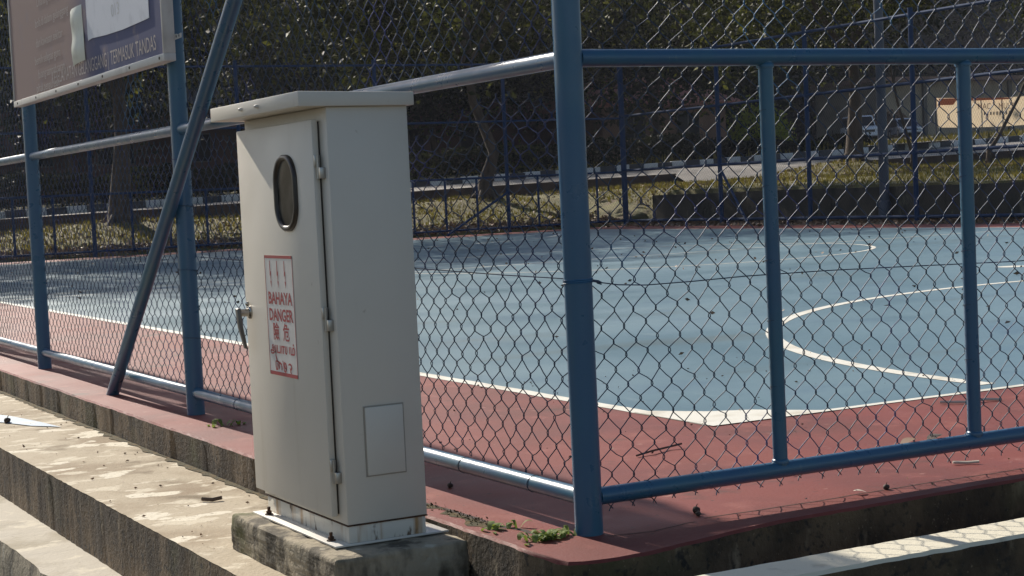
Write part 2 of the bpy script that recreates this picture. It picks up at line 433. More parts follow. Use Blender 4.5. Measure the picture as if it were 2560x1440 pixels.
# inward offset
n_o = len(outer)
def inset(pts, d):
    out = []
    for i, p in enumerate(pts):
        a = Vector(pts[(i-1) % len(pts)]).to_2d(); b = Vector(pts[(i+1) % len(pts)]).to_2d()
        t = (b-a).normalized()
        nrm = Vector((-t.y, t.x))
        out.append((p[0]+nrm.x*d, p[1]+nrm.y*d))
    return out
inner = inset(outer, 0.007)
slab = MB()
top = [(p[0], p[1], 0.0) for p in inner]
mid = [(p[0], p[1], -0.007 - random.uniform(0, .002)) for p in outer]
slab_obj_top = MB()
slab_obj_top.add(top + mid, [tuple(range(n_o))] + [(i, n_o+i, n_o+(i+1) % n_o, (i+1) % n_o) for i in range(n_o)])
court = slab_obj_top.build('court_floor', M['red'])
tag(court, kind='structure')
side = MB()
mid2 = [(p[0], p[1], m[2]) for p, m in zip(outer, mid)]
low1 = [(p[0]+random.uniform(-.0012, .0012), p[1]+random.uniform(-.0012, .0012), -0.07) for p in outer]
low = [(p[0], p[1], -0.62) for p in outer]
side.add(mid2 + low1 + low, [(i, n_o+i, n_o+(i+1) % n_o, (i+1) % n_o) for i in range(n_o)] + [(n_o+i, 2*n_o+i, 2*n_o+(i+1) % n_o, n_o+(i+1) % n_o) for i in range(n_o)])
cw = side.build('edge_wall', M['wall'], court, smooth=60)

def sheet(name, poly, z, mat, parent=None, thick=None):
    me = bpy.data.meshes.new(name)
    me.from_pydata([(x, y, z) for x, y in poly], [], [tuple(range(len(poly)))])
    return link_mesh(name, me, mat, parent)
blue = sheet('playing_surface', [(1.45, 1.47), (17.55, 1.47), (17.55, 29.5), (1.45, 29.5)], 0.0012, M['blue'], court)

def stripe(name, pts, w, closed=False, z=0.0020):
    pts = [Vector(p) for p in pts]
    m = len(pts); vs = []; fs = []
    for i, p in enumerate(pts):
        a = pts[(i-1) % m] if (closed or i > 0) else p
        b = pts[(i+1) % m] if (closed or i < m-1) else p
        t = (b-a).normalized(); nr = Vector((-t.y, t.x))
        vs += [(p.x+nr.x*w/2, p.y+nr.y*w/2, z), (p.x-nr.x*w/2, p.y-nr.y*w/2, z)]
    for i in range(m if closed else m-1):
        j = (i+1) % m
        fs.append((2*i, 2*i+1, 2*j+1, 2*j))
    me = bpy.data.meshes.new(name); me.from_pydata(vs, [], fs)
    return link_mesh(name, me, M['line'], court)
def wob(a, b, n, amp):
    out = []
    for i in range(n+1):
        t = i/n
        out.append((a[0]+(b[0]-a[0])*t + random.uniform(-amp, amp), a[1]+(b[1]-a[1])*t + random.uniform(-amp, amp)))
    return out
stripe('side_line', wob((1.45, 1.47), (1.45, 29.5), 160, .004), 0.075)
stripe('side_line', [(17.55, 1.47), (17.55, 29.5)], 0.075)
stripe('goal_line', wob((1.45, 1.465), (17.55, 1.465), 120, .003), 0.045, z=0.0026)
stripe('goal_line', [(1.45, 29.5), (17.55, 29.5)], 0.07, z=0.0026)
stripe('halfway_line', [(1.45, 15.4), (17.55, 15.4)], 0.055, z=0.0026)
stripe('centre_circle', [(9.7+3.3*math.cos(a), 15.4+3.3*math.sin(a)) for a in np.linspace(0, 2*math.pi, 97)[:-1]], 0.055, True, z=0.0032)
def d_line(yb, s):
    p = [(8.0-5.0*math.cos(a), yb+s*5.0*math.sin(a)) for a in np.linspace(0.02, math.pi/2, 40)]
    p += [(11.0+5.0*math.sin(a), yb+s*5.0*math.cos(a)) for a in np.linspace(0.0, math.pi/2-0.02, 40)]
    stripe('penalty_area_line', p, 0.085, z=0.0032)
d_line(1.5, 1); d_line(29.5, -1)
sheet('corner_mark', [(1.415, 1.435), (2.02, 1.435), (1.96, 1.50), (1.80, 1.70), (1.64, 1.80), (1.50, 1.98), (1.415, 2.02)], 0.0038, M['line'], court)
sheet('penalty_spot', [(9.6+.14*math.cos(a), 8.15+.14*math.sin(a)) for a in np.linspace(0, 2*math.pi, 17)[:-1]], 0.0026, M['line'], court)
# crack lines in the red rim
def crack(pts, w):
    q = []
    for (a, b) in zip(pts[:-1], pts[1:]):
        for k in range(8):
            t = k/8
            q.append((a[0]+(b[0]-a[0])*t+random.uniform(-.006, .006), a[1]+(b[1]-a[1])*t+random.uniform(-.004, .004)))
    o = stripe('crack', q, w, z=0.0008); o.data.materials.clear(); o.data.materials.append(M['crack'])
crack([(0.36, -0.03), (0.70, -0.045), (1.05, -0.035), (1.5, -0.05), (2.4, -0.04)], 0.006)
crack([(0.02, -0.06), (0.15, -0.09), (0.33, -0.05)], 0.005)
crack([(-0.20, 1.15), (-0.155, 0.75), (-0.14, 0.30), (-0.10, 0.02)], 0.02)

# walkways round the outside, one step down
def ragged(p0, p1, n, amp):
    a = Vector(p0); b = Vector(p1); t = (b-a); nr = Vector((-t.y, t.x)).normalized()
    return [tuple(a + t*(i/n) + nr*random.uniform(-amp, amp)) for i in range(n+1)]
ZW = -0.135
wl_edge = ragged((-0.765, 14.0), (-0.765, -0.36), 360, .0022)
fr_edge = ragged((-0.74, -0.37), (-0.25, -0.37), 14, .002)
walk_poly = wl_edge + fr_edge + [(-0.2, -0.10), (-0.2, 14.0)]
def walkway():
    n = len(walk_poly)
    vs = [(x, y, ZW) for x, y in walk_poly]
    me = bpy.data.meshes.new('walkway'); me.from_pydata(vs, [], [tuple(range(n))])
    o = link_mesh('walkway', me, M['walk']); tag(o, kind='structure')
    e = wl_edge + fr_edge
    m = len(e)
    mb = MB()
    mb.add([(x, y, ZW-.002) for x, y in e] + [(x+random.uniform(-.0012, .0012), y, ZW-.06) for x, y in e] + [(x, y, -0.62) for x, y in e],
           [(i, i+1, m+i+1, m+i) for i in range(m-1)] + [(m+i, m+i+1, 2*m+i+1, 2*m+i) for i in range(m-1)])
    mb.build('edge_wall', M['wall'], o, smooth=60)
    return o
walk = walkway()
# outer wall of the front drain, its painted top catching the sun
dn = MB()
ax = np.arange(-0.6, 5.0, 0.04).tolist() + [20.0]
top_y = [(-0.560+random.uniform(-.003, .003), -0.712+random.uniform(-.005, .005)) for _ in ax]
m = len(ax)
vs = []
for x, (ya, yb) in zip(ax, top_y):
    vs += [(x, ya, -0.45), (x, ya, -0.012), (x, yb+.006, -0.012+random.uniform(-.001, .001)), (x, yb, -0.022), (x, yb, -0.62)]
fs_top, fs_side = [], []
for i in range(m-1):
    a, b = 5*i, 5*i+5
    fs_top += [(a+1, b+1, b+2, a+2), (a+2, b+2, b+3, a+3)]
    fs_side += [(a, b, b+1, a+1), (a+3, b+3, b+4, a+4)]
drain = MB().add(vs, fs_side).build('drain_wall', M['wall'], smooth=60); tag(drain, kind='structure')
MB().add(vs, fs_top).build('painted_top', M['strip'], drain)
sheet('drain_floor', [(-0.6, -0.58), (20, -0.58), (20, -0.15), (-0.2, -0.15), (-0.2, -0.37), (-0.6, -0.37)], -0.42, M['soil'], drain)
# lower step and drain edge on the left
low_edge = ragged((-1.0, 12.0), (-0.985, -0.8), 160, .008)
n = len(low_edge)
ls = MB()
ls.add([(x, y, -0.372+random.uniform(-.002, .002)) for x, y in low_edge] + [(-0.74, y, -0.368) for x, y in low_edge],
       [(i, n+i, n+i+1, i+1) for i in range(n-1)])
lower = ls.build('lower_step', M['step']); tag(lower, kind='structure')
lw = MB()
lw.add([(x, y, -0.374) for x, y in low_edge] + [(x-.012, y, -0.44) for x, y in low_edge] + [(x-.01, y, -0.60) for x, y in low_edge],
       [(i, i+1, n+i+1, n+i) for i in range(n-1)] + [(n+i, n+i+1, 2*n+i+1, 2*n+i) for i in range(n-1)])
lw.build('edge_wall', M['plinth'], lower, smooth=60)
gs = sheet('verge', [(-60, -60), (60, -60), (60, -0.70), (-0.97, -0.70), (-0.97, 60), (-60, 60)], -0.552, M['soil']); tag(gs, kind='structure')
# paint spill on the walkway
sheet('paint_spill', [(-0.735, 5.9), (-0.60, 5.70), (-0.47, 5.35), (-0.40, 4.95), (-0.36, 4.62), (-0.40, 4.70), (-0.47, 4.80), (-0.55, 5.05), (-0.66, 5.3), (-0.745, 5.2)], ZW+.004, M['blue_spill'], walk)

# dirt gathered in the corner between walkway and wall, damp stains on the rim
def stain(name, x0, x1, y0, y1, z, n, parent, mat):
    L_, R_ = [], []
    for i in range(n+1):
        y = y0+(y1-y0)*i/n
        L_.append((x0, y))
        R_.append((x1 + random.uniform(-1, 1)*abs(x1-x0)*.65*math.sin(math.pi*i/n)+(x0-x1)*.9*(i in (0, n)), y))
    sheet(name, L_ + R_[::-1], z, mat, parent)
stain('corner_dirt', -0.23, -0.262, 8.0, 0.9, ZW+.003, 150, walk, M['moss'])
stain('damp_stain', -0.150, -0.185, 1.25, 0.62, 0.0010, 18, court, M['moss'])
stain('damp_stain', -0.150, -0.190, 0.58, 0.20, 0.0010, 12, court, M['moss'])
# retaining wall at the far right side and gutter of dead leaves
rw = MB()
for i in range(9):
    y1 = 30.7-3.4*i
    rw.box(20.1, 20.34, y1-3.39, y1, -0.3, 0.70+0.012*math.sin(i*1.7))
w_ = rw.build('retaining_wall', M['bank_wall'])
tag(w_, 'low stained concrete retaining wall coloured dark for shade, holding the grass bank beyond the court', 'wall')
gut = sheet('gutter', [(19.1, 4.0), (20.2, 4.0), (20.2, 31.3), (19.3, 31.3), (18.95, 24.0)], 0.006, M['soil']); tag(gut, kind='structure')

# road and kerbs
rd = MB()
xr = np.arange(-40, 121, 2.0)
vs = [(x, 38.0, kerb_near(max(-20, min(90, x)))) for x in xr] + [(x, 43.1, kerb_far(max(-20, min(90, x)))) for x in xr]
n = len(xr)
rd.add(vs, [(i, i+1, n+i+1, n+i) for i in range(n-1)])
road = rd.build('road', M['asphalt']); tag(road, kind='structure')
dw = MB()
for (xa, xb) in ((-40, 25.6), (31.2, 90)):
    xx = np.arange(xa, xb, 1.0).tolist() + [xb]
    for a, b in zip(xx[:-1], xx[1:]):
        za, zb = kerb_near(max(-20, a)), kerb_near(max(-20, b))
        dw.add([(a, 37.86, za-.75), (b, 37.86, zb-.75), (b, 38.02, zb-.75), (a, 38.02, za-.75), (a, 37.86, za+.015), (b, 37.86, zb+.015), (b, 38.02, zb+.015), (a, 38.02, za+.015)],
               [(0, 1, 5, 4), (4, 5, 6, 7), (2, 3, 7, 6), (0, 4, 7, 3), (1, 2, 6, 5)])
dwo = dw.build('road_edge', M['brick_face'], road)
apm = MB().add([(24.9, 36.3, 0.985), (27.5, 36.3, 1.05), (29.3, 36.5, 1.10), (31.2, 38.02, kerb_near(31.2)+.004), (25.6, 38.02, kerb_near(25.6)+.004)], [(0, 1, 2, 3, 4)]).build('apron', M['asphalt'], road)
kb = empty('kerb', (0, 43.12, 0)); tag(kb, kind='structure')
blk = {}
for nm, mt in (('w', M['kerb_w']), ('b', M['kerb_b'])):
    m_ = MB().box(-0.27, 0.27, -0.09, 0.10, -0.5, 0.20)
    o = m_.build('kerb_block', mt, kb, bevel=0.02); blk[nm] = o.data
    bpy.data.objects.remove(o)
k = 0; x = 2.0
while x < 62:
    o = bpy.data.objects.new('kerb_block', blk['w' if k % 2 else 'b']); C.objects.link(o); o.parent = kb
    o.location = (x, 0, kerb_far(x)+random.uniform(-.015, .015)); o.rotation_euler = (0, -math.atan(0.0288), 0)
    x += 0.555; k += 1
sr = MB()
ctr = [(38, 44.0), (44, 47.5), (52, 54), (62, 66), (72, 80), (81, 94), (90, 110)]
vs = []
for i, (x, y) in enumerate(ctr):
    a = Vector(ctr[max(0, i-1)]); b = Vector(ctr[min(len(ctr)-1, i+1)]); t = (b-a).normalized(); nr = Vector((-t.y, t.x))
    for s_ in (1, -1):
        px, py = x+nr.x*2.2*s_, y+nr.y*2.2*s_
        vs.append((px, py, float(ground_z(px, max(py, 43.3)))+.05))
sr.add(vs, [(2*i, 2*i+1, 2*i+3, 2*i+2) for i in range(len(ctr)-1)])
so = sr.build('side_road', M['asphalt']); tag(so, kind='structure')

# ------------------------------------------------------------------ chain-link fences
def chain_link(name, parent, mat, s0, s1, z0, z1, place, W=0.066, H=0.090, rad=0.0016, sides=4, fine=True, deform=None, jit=0.0012, depth=0.0032, tips=False, knot=0.0062, curve=0.0):
    """woven zigzag wires; place(s, z, d) -> x, y, z arrays"""
    nw = int(round((s1-s0)/(W/2)))
    rows = int(math.floor((z1-z0)/(H/2)))
    k = np.arange(nw)[:, None]; j = np.arange(rows+1)[None, :]
    side_ = ((k+j) % 2).astype(float)                       # 0 = left knot, 1 = right knot
    ext = 0.0022 if fine else 0.0
    sx = s0 + k*(W/2) + side_*(W/2) + np.where(side_ > 0, ext, -ext)
    zz = np.broadcast_to(z0 + j*(H/2), sx.shape).copy()
    sx = sx + rng.normal(0, jit, sx.shape)*0.5
    kj = rng.normal(0, jit, (nw+2, rows+1))
    sx = sx + np.where(side_ > 0, kj[1:nw+1], kj[0:nw])      # knots shared by neighbours move together
    zj = rng.normal(0, jit*1.4, (nw+2, rows+1))
    zz = zz + np.where(side_ > 0, zj[1:nw+1], zj[0:nw])
    if fine:
        P = 4
        npnt = rows*P + 2
        S = np.zeros((nw, npnt)); Z = np.zeros((nw, npnt)); D = np.zeros((nw, npnt))
        h = knot
        going = (side_[:, :-1] < 0.5)                         # moving right on this leg
        dep = np.where(going, depth, -depth)
        bow = rng.normal(0, 0.0030, going.shape)
        lean_ = np.where(going, 1.0, -1.0)*curve
        a = np.arange(rows)*P
        A, Bq = sx[:, :-1], sx[:, 1:]
        S[:, a+0] = A; Z[:, a+0] = zz[:, :-1]-h*0.3
        S[:, a+1] = A*0.93+Bq*0.07; Z[:, a+1] = zz[:, :-1]+h*1.4
        S[:, a+2] = (A+Bq)*.5 + lean_ + bow*.5; Z[:, a+2] = (zz[:, :-1]+zz[:, 1:])*.5 + bow*.3
        S[:, a+3] = A*0.07+Bq*0.93; Z[:, a+3] = zz[:, 1:]-h*1.4
        D[:, a+0] = 0; D[:, a+1] = dep; D[:, a+2] = dep*1.2; D[:, a+3] = dep
        S[:, -2] = sx[:, -1]; Z[:, -2] = zz[:, -1]-h*.2
        S[:, -1] = sx[:, -1] + np.where(side_[:, -1] > .5, 0.004, -0.004); Z[:, -1] = zz[:, -1]+h*2.2
        if tips:
            S[:, 0] = sx[:, 0] + np.where(side_[:, 0] > .5, 0.0035, -0.0035)*rng.uniform(.2, 1.6, nw)
            Z[:, 0] = zz[:, 0] + rng.uniform(-.006, .004, nw)
    else:
        S, Z = sx, zz
        D = np.zeros_like(S)
        npnt = S.shape[1]
    if deform is not None:
        S, Z, D = deform(S, Z, D)
    Pp = np.stack(place(S, Z, D), -1)
    T = np.empty_like(Pp)
    T[:, 1:-1] = Pp[:, 2:]-Pp[:, :-2]; T[:, 0] = Pp[:, 1]-Pp[:, 0]; T[:, -1] = Pp[:, -1]-Pp[:, -2]
    T /= np.linalg.norm(T, axis=-1, keepdims=True)+1e-9
    o0 = np.array(place(np.zeros(1), np.zeros(1), np.zeros(1))).ravel(); o1 = np.array(place(np.zeros(1), np.zeros(1), np.ones(1))).ravel()
    dv = (o1-o0)
    N1 = np.cross(T, dv); N1 /= np.linalg.norm(N1, axis=-1, keepdims=True)+1e-9
    N2 = np.cross(T, N1)
    ang = np.arange(sides)*2*math.pi/sides + math.pi/4
    V = Pp[:, :, None, :] + rad*(np.cos(ang)[None, None, :, None]*N1[:, :, None, :] + np.sin(ang)[None, None, :, None]*N2[:, :, None, :])
    base = (np.arange(nw)[:, None, None]*npnt + np.arange(npnt-1)[None, :, None])*sides
    q = np.arange(sides)[None, None, :]; q2 = (q+1) % sides
    Q = np.stack([base+q, base+q2, base+sides+q2, base+sides+q], -1).reshape(-1, 4)
    o = np_mesh(name, V.reshape(-1, 3), Q, mat, parent)
    tag(o, kind='stuff')
    return o

def bar(name, a, b, r, mat, parent, n=20, smooth=40):
    return MB().tube([a, b], r, n).build(name, mat, parent, smooth=smooth)

def ring(name, c, axis, r, wr, mat, parent, n=14, turns=1.0, pitch=0.0):
    ax = Vector(axis).normalized(); a = ax.orthogonal().normalized(); b = ax.cross(a)
    m = int(n*turns)+1
    pts = [Vector(c)+r*(math.cos(2*math.pi*i/n)*a+math.sin(2*math.pi*i/n)*b)+ax*pitch*(i/n) for i in range(m)]
    return MB().tube(pts, wr, 5).build(name, mat, parent, smooth=60)

PR, RR, IR = 0.040, 0.0245, 0.0215
# --- front fence (along +X) with the corner post
ff = empty('chain_link_fence', (0, 0, 0))
tag(ff, 'blue steel chain-link fence with thin uprights above the shaded red rim, from corner post', 'fence')
bar('corner_post', (0, 0, -0.03), (0, 0, 4.05), PR*0.97, M['steel'], ff, 28)
MB().tube([(0, 0, 4.05), (0, 0, 4.07), (0, 0, 4.085)], [PR*1.05, PR*1.0, PR*0.5], 24).build('post_cap', M['steel'], ff, smooth=50)
for px in (3.0, 6.1):
    bar('post', (px, 0, -0.03), (px, 0, 4.05), PR, M['steel'], ff, 24)
for zr in (0.1, 1.3, 2.6, 3.9):
    bar('rail', (PR-.006, 0, zr), (3.0, 0, zr), RR, M['steel'], ff, 24)
    bar('rail', (3.0, 0, zr), (6.1, 0, zr), RR, M['steel'], ff, 24)
for px in (0.657, 1.412, 2.2, 3.76, 4.53, 5.3):
    bar('upright', (px, 0, 0.1), (px, 0, 1.3), IR, M['steel'], ff, 20)
    for z_ in (0.1+RR, 1.3-RR):                                  # weld beads
        MB().tube([(px, 0, z_-.006), (px, 0, z_+.002), (px, 0, z_+.008)], [IR*1.16, IR*1.20, IR*1.02], 16).build('weld', M['steel'], ff, smooth=60)
    for z_ in (0.33, 0.52, 0.72, 0.93, 1.12):
        ring('tie_wire', (px, 0.002, z_+random.uniform(-.03, .03)), (0.1, 0.1, 1), IR+.0012, .0010, M['wire'], ff)
for px in (0.22, 0.43, 0.95, 1.23, 1.80):
    ring('tie_wire', (px+random.uniform(-.03, .03), 0.002, 0.1), (1, 0.12, 0.1), RR+.0012, .0010, M['wire'], ff)
def place_front(s, z, d): return (s, 0.0305 + d, z)
def sag_front(S, Z, D):
    D = D + 0.006*np.sin(S*2.3+Z*1.7) + 0.004*np.sin(S*5.1-Z*3.3)
    S = S + 0.004*np.sin(Z*5.0+S*1.5) + 0.0035*np.sin(Z*11.0-S*6.0)
    Z = Z + 0.006*np.sin(S*3.1) + 0.003*np.sin(S*9.0+Z*4.0) - 0.010*np.exp(-((S-1.1)/0.5)**2)*np.exp(-((Z-0.65)/0.3)**2)
    # a crumpled strip next to the corner post
    e = np.exp(-(np.clip(S, 0, 9)/0.09)**2)
    D = D + 0.006*e*np.sin(Z*23.0)
    Z = Z + 0.012*e*np.sin(Z*9.0)
    return S, Z, D
chain_link('chain_link', ff, M['wire'], 0.02, 3.0, 0.045, 1.30, place_front, deform=sag_front, tips=True, jit=0.0024, W=0.073, H=0.086, knot=0.0046)
chain_link('chain_link', ff, M['wire'], 0.02, 3.0, 1.285, 2.62, place_front, deform=sag_front, jit=0.0026, W=0.073, H=0.086, knot=0.0046)
chain_link('chain_link', ff, M['wire'], 0.02, 3.0, 2.60, 3.92, place_front, fine=False, sides=3, jit=0.0020, W=0.073, H=0.086)
chain_link('chain_link', ff, M['wire'], 3.02, 6.1, 0.045, 3.92, place_front, fine=False, sides=3, jit=0.0020, W=0.073, H=0.086)
# tension wire
tw = [(1.62 + 0.0, 0.036, 0.650), (1.2, 0.036, 0.661), (0.9, 0.036, 0.668), (0.585, 0.036, 0.671), (0.40, 0.037, 0.668), (0.243, 0.037, 0.668), (0.15, 0.036, 0.675), (0.075, 0.030, 0.688), (0.038, 0.012, 0.694)]
tw = [(3.0, 0.036, 0.645), (2.2, 0.036, 0.648)] + tw
MB().tube(tw, 0.0017, 6).build('tension_wire', M['wire'], ff, smooth=60)
ring('wire_wrap', (0, 0, 0.690), (0, 0, 1), PR+.0002, .0022, M['wire'], ff, 20, 3.0, 0.0042)
MB().tube([(0.036, -0.018, 0.697), (0.048, -0.030, 0.694), (0.058, -0.026, 0.690), (0.05, -0.018, 0.688), (0.062, -0.02, 0.684)], 0.0022, 6).build('wire_knot', M['wire'], ff, smooth=60)

# --- left fence (along +Y)
lf = empty('chain_link_fence', (0, 3.5, 0))
tag(lf, 'blue steel chain-link fence with torn mesh, wide posts and a slanting brace behind the cabinet', 'fence')
def L(p): return (p[0], p[1]-3.5, p[2])
for py in (3.515, 6.54, 9.6, 12.6):
    bar('post', L((0, py, -0.03)), L((0, py, 4.05)), PR*1.02, M['steel'], lf, 26)
prev = PR-.006
for py in (3.515, 6.54, 9.6, 12.6):
    for zr in (0.1, 1.3, 2.6, 3.9):
        bar('rail', L((0, prev, zr)), L((0, py, zr)), RR, M['steel'], lf, 24)
    prev = py
bar('brace', L((-0.072, 4.715, -0.015)), L((-0.085, 0.06, 3.62)), 0.0315, M['steel'], lf, 24)
def place_left(s, z, d): return (0.0305 + d, s-3.5, z)
def tear(S, Z, D):
    S = S + 0.05*np.sin(np.clip(S, 0, 1.6)/1.6*math.pi)*1.0          # stretched near the corner, crowded further on
    S = S + 0.012*np.sin(S*6.3+Z*5.0)*np.exp(-((S-1.5)/0.8)**2)
    t = np.clip((Z-0.55)/0.70, 0, 1)
    w = np.exp(-(np.clip(S-1.2, -9, 9)/1.5)**2)
    gat = np.exp(-((S-1.75)/0.42)**2)
    Z = Z - t*t*w*(0.085 + 0.05*np.sin(S*7.0+1.0)) - t*t*gat*0.06
    S = S - 0.34*t*t*(S-1.75)*gat
    D = D + 0.012*np.sin(S*2.2+Z*2.0) + t*0.03*np.sin(S*4.0)*w
    S = S + 0.004*np.sin(Z*6.0+S*2.0) + 0.003*np.sin(Z*13.0-S*5.0)
    Z = Z + 0.006*np.sin(S*2.7+1.0) + 0.003*np.sin(S*8.0+Z*5.0)
    D = D + 0.01*t*w*np.sin(S*31.0)*np.sin(Z*19.0)
    return S, Z, D
def sag_left(S, Z, D):
    D = D + 0.008*np.sin(S*1.9+Z*1.7) + 0.004*np.sin(S*5.7-Z*3.3)
    S = S + 0.005*np.sin(Z*5.0+S*1.5) + 0.004*np.sin(Z*9.0-S*4.0)
    Z = Z + 0.006*np.sin(S*3.3)
    return S, Z, D
chain_link('chain_link', lf, M['wire'], 0.03, 10.0, 0.115, 1.30, place_left, deform=tear, jit=0.0028, W=0.090, H=0.082, knot=0.0052, curve=0.0035)
chain_link('chain_link', lf, M['wire'], 0.03, 10.0, 1.285, 2.62, place_left, deform=sag_left, jit=0.0028, W=0.090, H=0.086, knot=0.0048, curve=0.0025)
chain_link('chain_link', lf, M['wire'], 0.03, 10.0, 2.60, 3.92, place_left, fine=False, sides=3, jit=0.002, W=0.090, H=0.086)
MB().tube([L((0.030, 0.03, 0.697)), L((0.034, 0.5, 0.700)), L((0.034, 1.3, 0.712)), L((0.034, 2.2, 0.705)), L((0.034, 3.5, 0.72))], 0.0017, 6).build('tension_wire', M['wire'], lf, smooth=60)
chain_link('chain_link', lf, M['wire'], 10.0, 12.6, 0.115, 3.92, place_left, fine=False, sides=3, jit=0.002, W=0.090, H=0.086)
for zc in (0.35, 0.66, 0.95, 1.16):
    ring('tie_wire', L((0.0, 3.515, zc)), (0.1, 0.06, 1), PR+.005, .0016, M['wire'], lf)
for yy in (0.3, 0.75, 1.2, 1.7, 2.3, 2.9):
    ring('tie_wire', L((0.0, yy, 0.1)), (0.1, 1, 0.12), RR+.0012, .0010, M['wire'], lf)

# --- back fence (y = 31.1) and far side fence (x = 19.55)
bf = empty('chain_link_fence', (11, 31.1, 0))
tag(bf, 'distant blue chain-link fence with low uprights in front of the sunlit grass bank', 'fence')
for k in range(-2, 5):
    px = 6.6+3.25*k
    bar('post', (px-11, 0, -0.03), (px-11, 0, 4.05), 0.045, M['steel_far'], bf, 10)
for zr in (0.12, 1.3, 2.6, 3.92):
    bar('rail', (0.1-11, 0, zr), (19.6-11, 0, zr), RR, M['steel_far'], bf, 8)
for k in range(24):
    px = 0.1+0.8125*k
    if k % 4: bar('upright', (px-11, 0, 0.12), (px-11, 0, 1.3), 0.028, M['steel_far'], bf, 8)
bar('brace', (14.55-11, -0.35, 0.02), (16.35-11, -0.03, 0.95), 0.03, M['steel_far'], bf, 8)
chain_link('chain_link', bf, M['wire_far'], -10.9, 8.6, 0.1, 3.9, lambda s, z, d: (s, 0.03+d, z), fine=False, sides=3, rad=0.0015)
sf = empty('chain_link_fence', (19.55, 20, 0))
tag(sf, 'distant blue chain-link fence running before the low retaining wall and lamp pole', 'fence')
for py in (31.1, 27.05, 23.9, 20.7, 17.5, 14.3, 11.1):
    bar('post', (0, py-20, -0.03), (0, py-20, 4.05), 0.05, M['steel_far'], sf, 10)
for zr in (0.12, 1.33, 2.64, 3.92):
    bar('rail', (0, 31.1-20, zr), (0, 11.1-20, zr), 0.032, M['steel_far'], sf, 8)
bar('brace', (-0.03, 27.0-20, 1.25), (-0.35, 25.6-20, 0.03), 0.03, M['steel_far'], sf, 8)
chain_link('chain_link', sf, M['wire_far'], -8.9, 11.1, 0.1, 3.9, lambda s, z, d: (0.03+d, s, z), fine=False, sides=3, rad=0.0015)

# ------------------------------------------------------------------ text helper
def text_mesh(name, body, size, mat, parent, loc, rot, sx=1.0, align='CENTER', bold=0.0):
    cu = bpy.data.curves.new(name, 'FONT')
    cu.body = body; cu.size = size
    cu.align_x = align; cu.align_y = 'CENTER'
    cu.resolution_u = 3
    cu.offset = bold
    tmp = bpy.data.objects.new('tmp_text', cu); C.objects.link(tmp)
    bpy.context.view_layer.update()
    dg = bpy.context.evaluated_depsgraph_get()
    me = bpy.data.meshes.new_from_object(tmp.evaluated_get(dg))
    bpy.data.objects.remove(tmp)
    me.materials.clear(); me.materials.append(mat)
    o = bpy.data.objects.new(name, me); C.objects.link(o)
    o.parent = parent
    o.matrix_local = Matrix.Translation(loc) @ rot @ Matrix.Diagonal((sx, 1, 1, 1))
    return o
def text_line(body, size, mat, parent, end, zz, sx, gap=.30):
    """words set one by one, the line ending at y = end (reads along -Y)"""
    ys_ = end
    for wd in reversed(body.split(' ')):
        o = text_mesh('lettering', wd, size, mat, parent, sp(XB-.001, ys_, zz), FACE_L, sx, align='RIGHT')
        ys_ += (max(v.co.x for v in o.data.vertices)-min(v.co.x for v in o.data.vertices))*sx + size*gap
FACE_L = Matrix(((0, 0, -1, 0), (-1, 0, 0, 0), (0, 1, 0, 0), (0, 0, 0, 1)))    # reads along -Y, faces -X
FACE_F = Matrix(((1, 0, 0, 0), (0, 0, -1, 0), (0, 1, 0, 0), (0, 0, 0, 1)))     # reads along +X, faces -Y

# ------------------------------------------------------------------ electrical cabinet on its plinth
pl = MB()
def lumpy_box(name, x0, x1, y0, y1, z0, z1, mat, parent=None, cuts=14, amp=.004, bev=.012):
    me = bpy.data.meshes.new(name)
    bm = bmesh.new()
    bmesh.ops.create_cube(bm, size=1)
    for v in bm.verts:
        v.co = Vector(((x0+x1)/2+v.co.x*(x1-x0), (y0+y1)/2+v.co.y*(y1-y0), (z0+z1)/2+v.co.z*(z1-z0)))
    bmesh.ops.bevel(bm, geom=list(bm.edges), offset=bev, segments=3, affect='EDGES', profile=0.6)
    bmesh.ops.subdivide_edges(bm, edges=[e for e in bm.edges if e.calc_length() > 0.05], cuts=cuts, use_grid_fill=True)
    for v in bm.verts:
        p = v.co
        v.co += v.normal*(amp*(math.sin(p.x*37+p.y*23)+math.sin(p.y*51+p.z*61)+random.uniform(-1, 1))*.5)
    bmesh.ops.recalc_face_normals(bm, faces=bm.faces)
    bm.to_mesh(me); bm.free()
    return link_mesh(name, me, mat, parent, smooth=50)
plinth = lumpy_box('concrete_plinth', -0.648, -0.243, 0.255, 1.125, ZW-.01, -0.024, M['plinth'])
tag(plinth, 'weathered concrete plinth under the cream electrical cabinet', 'plinth')

CB = (-0.425, 0.735, -0.022)
cab = empty('electrical_cabinet', CB)
tag(cab, 'cream metal electrical cabinet with red danger sticker on its door', 'cabinet')
def K(x0, x1, y0, y1, z0, z1): return (x0-CB[0], x1-CB[0], y0-CB[1], y1-CB[1], z0-CB[2], z1-CB[2])
def kp(x, y, z): return (x-CB[0], y-CB[1], z-CB[2])
MB().box(*K(-0.592, -0.240, 0.390, 1.075, -0.022, -0.016)).build('base_flange', M['white_plate'], cab, bevel=.0015)
MB().box(*K(-0.5505, -0.3025, 0.3945, 1.0725, 0.0325, 0.0362)).build('rust_seam', M['rust'], cab)
MB().box(*K(-0.546, -0.308, 0.398, 1.058, -0.016, 0.0325)).build('skirt', M['skirt'], cab, bevel=.002)
MB().box(*K(-0.550, -0.303, 0.395, 1.072, 0.0362, 1.206)).build('body', M['cream'], cab, bevel=.004)
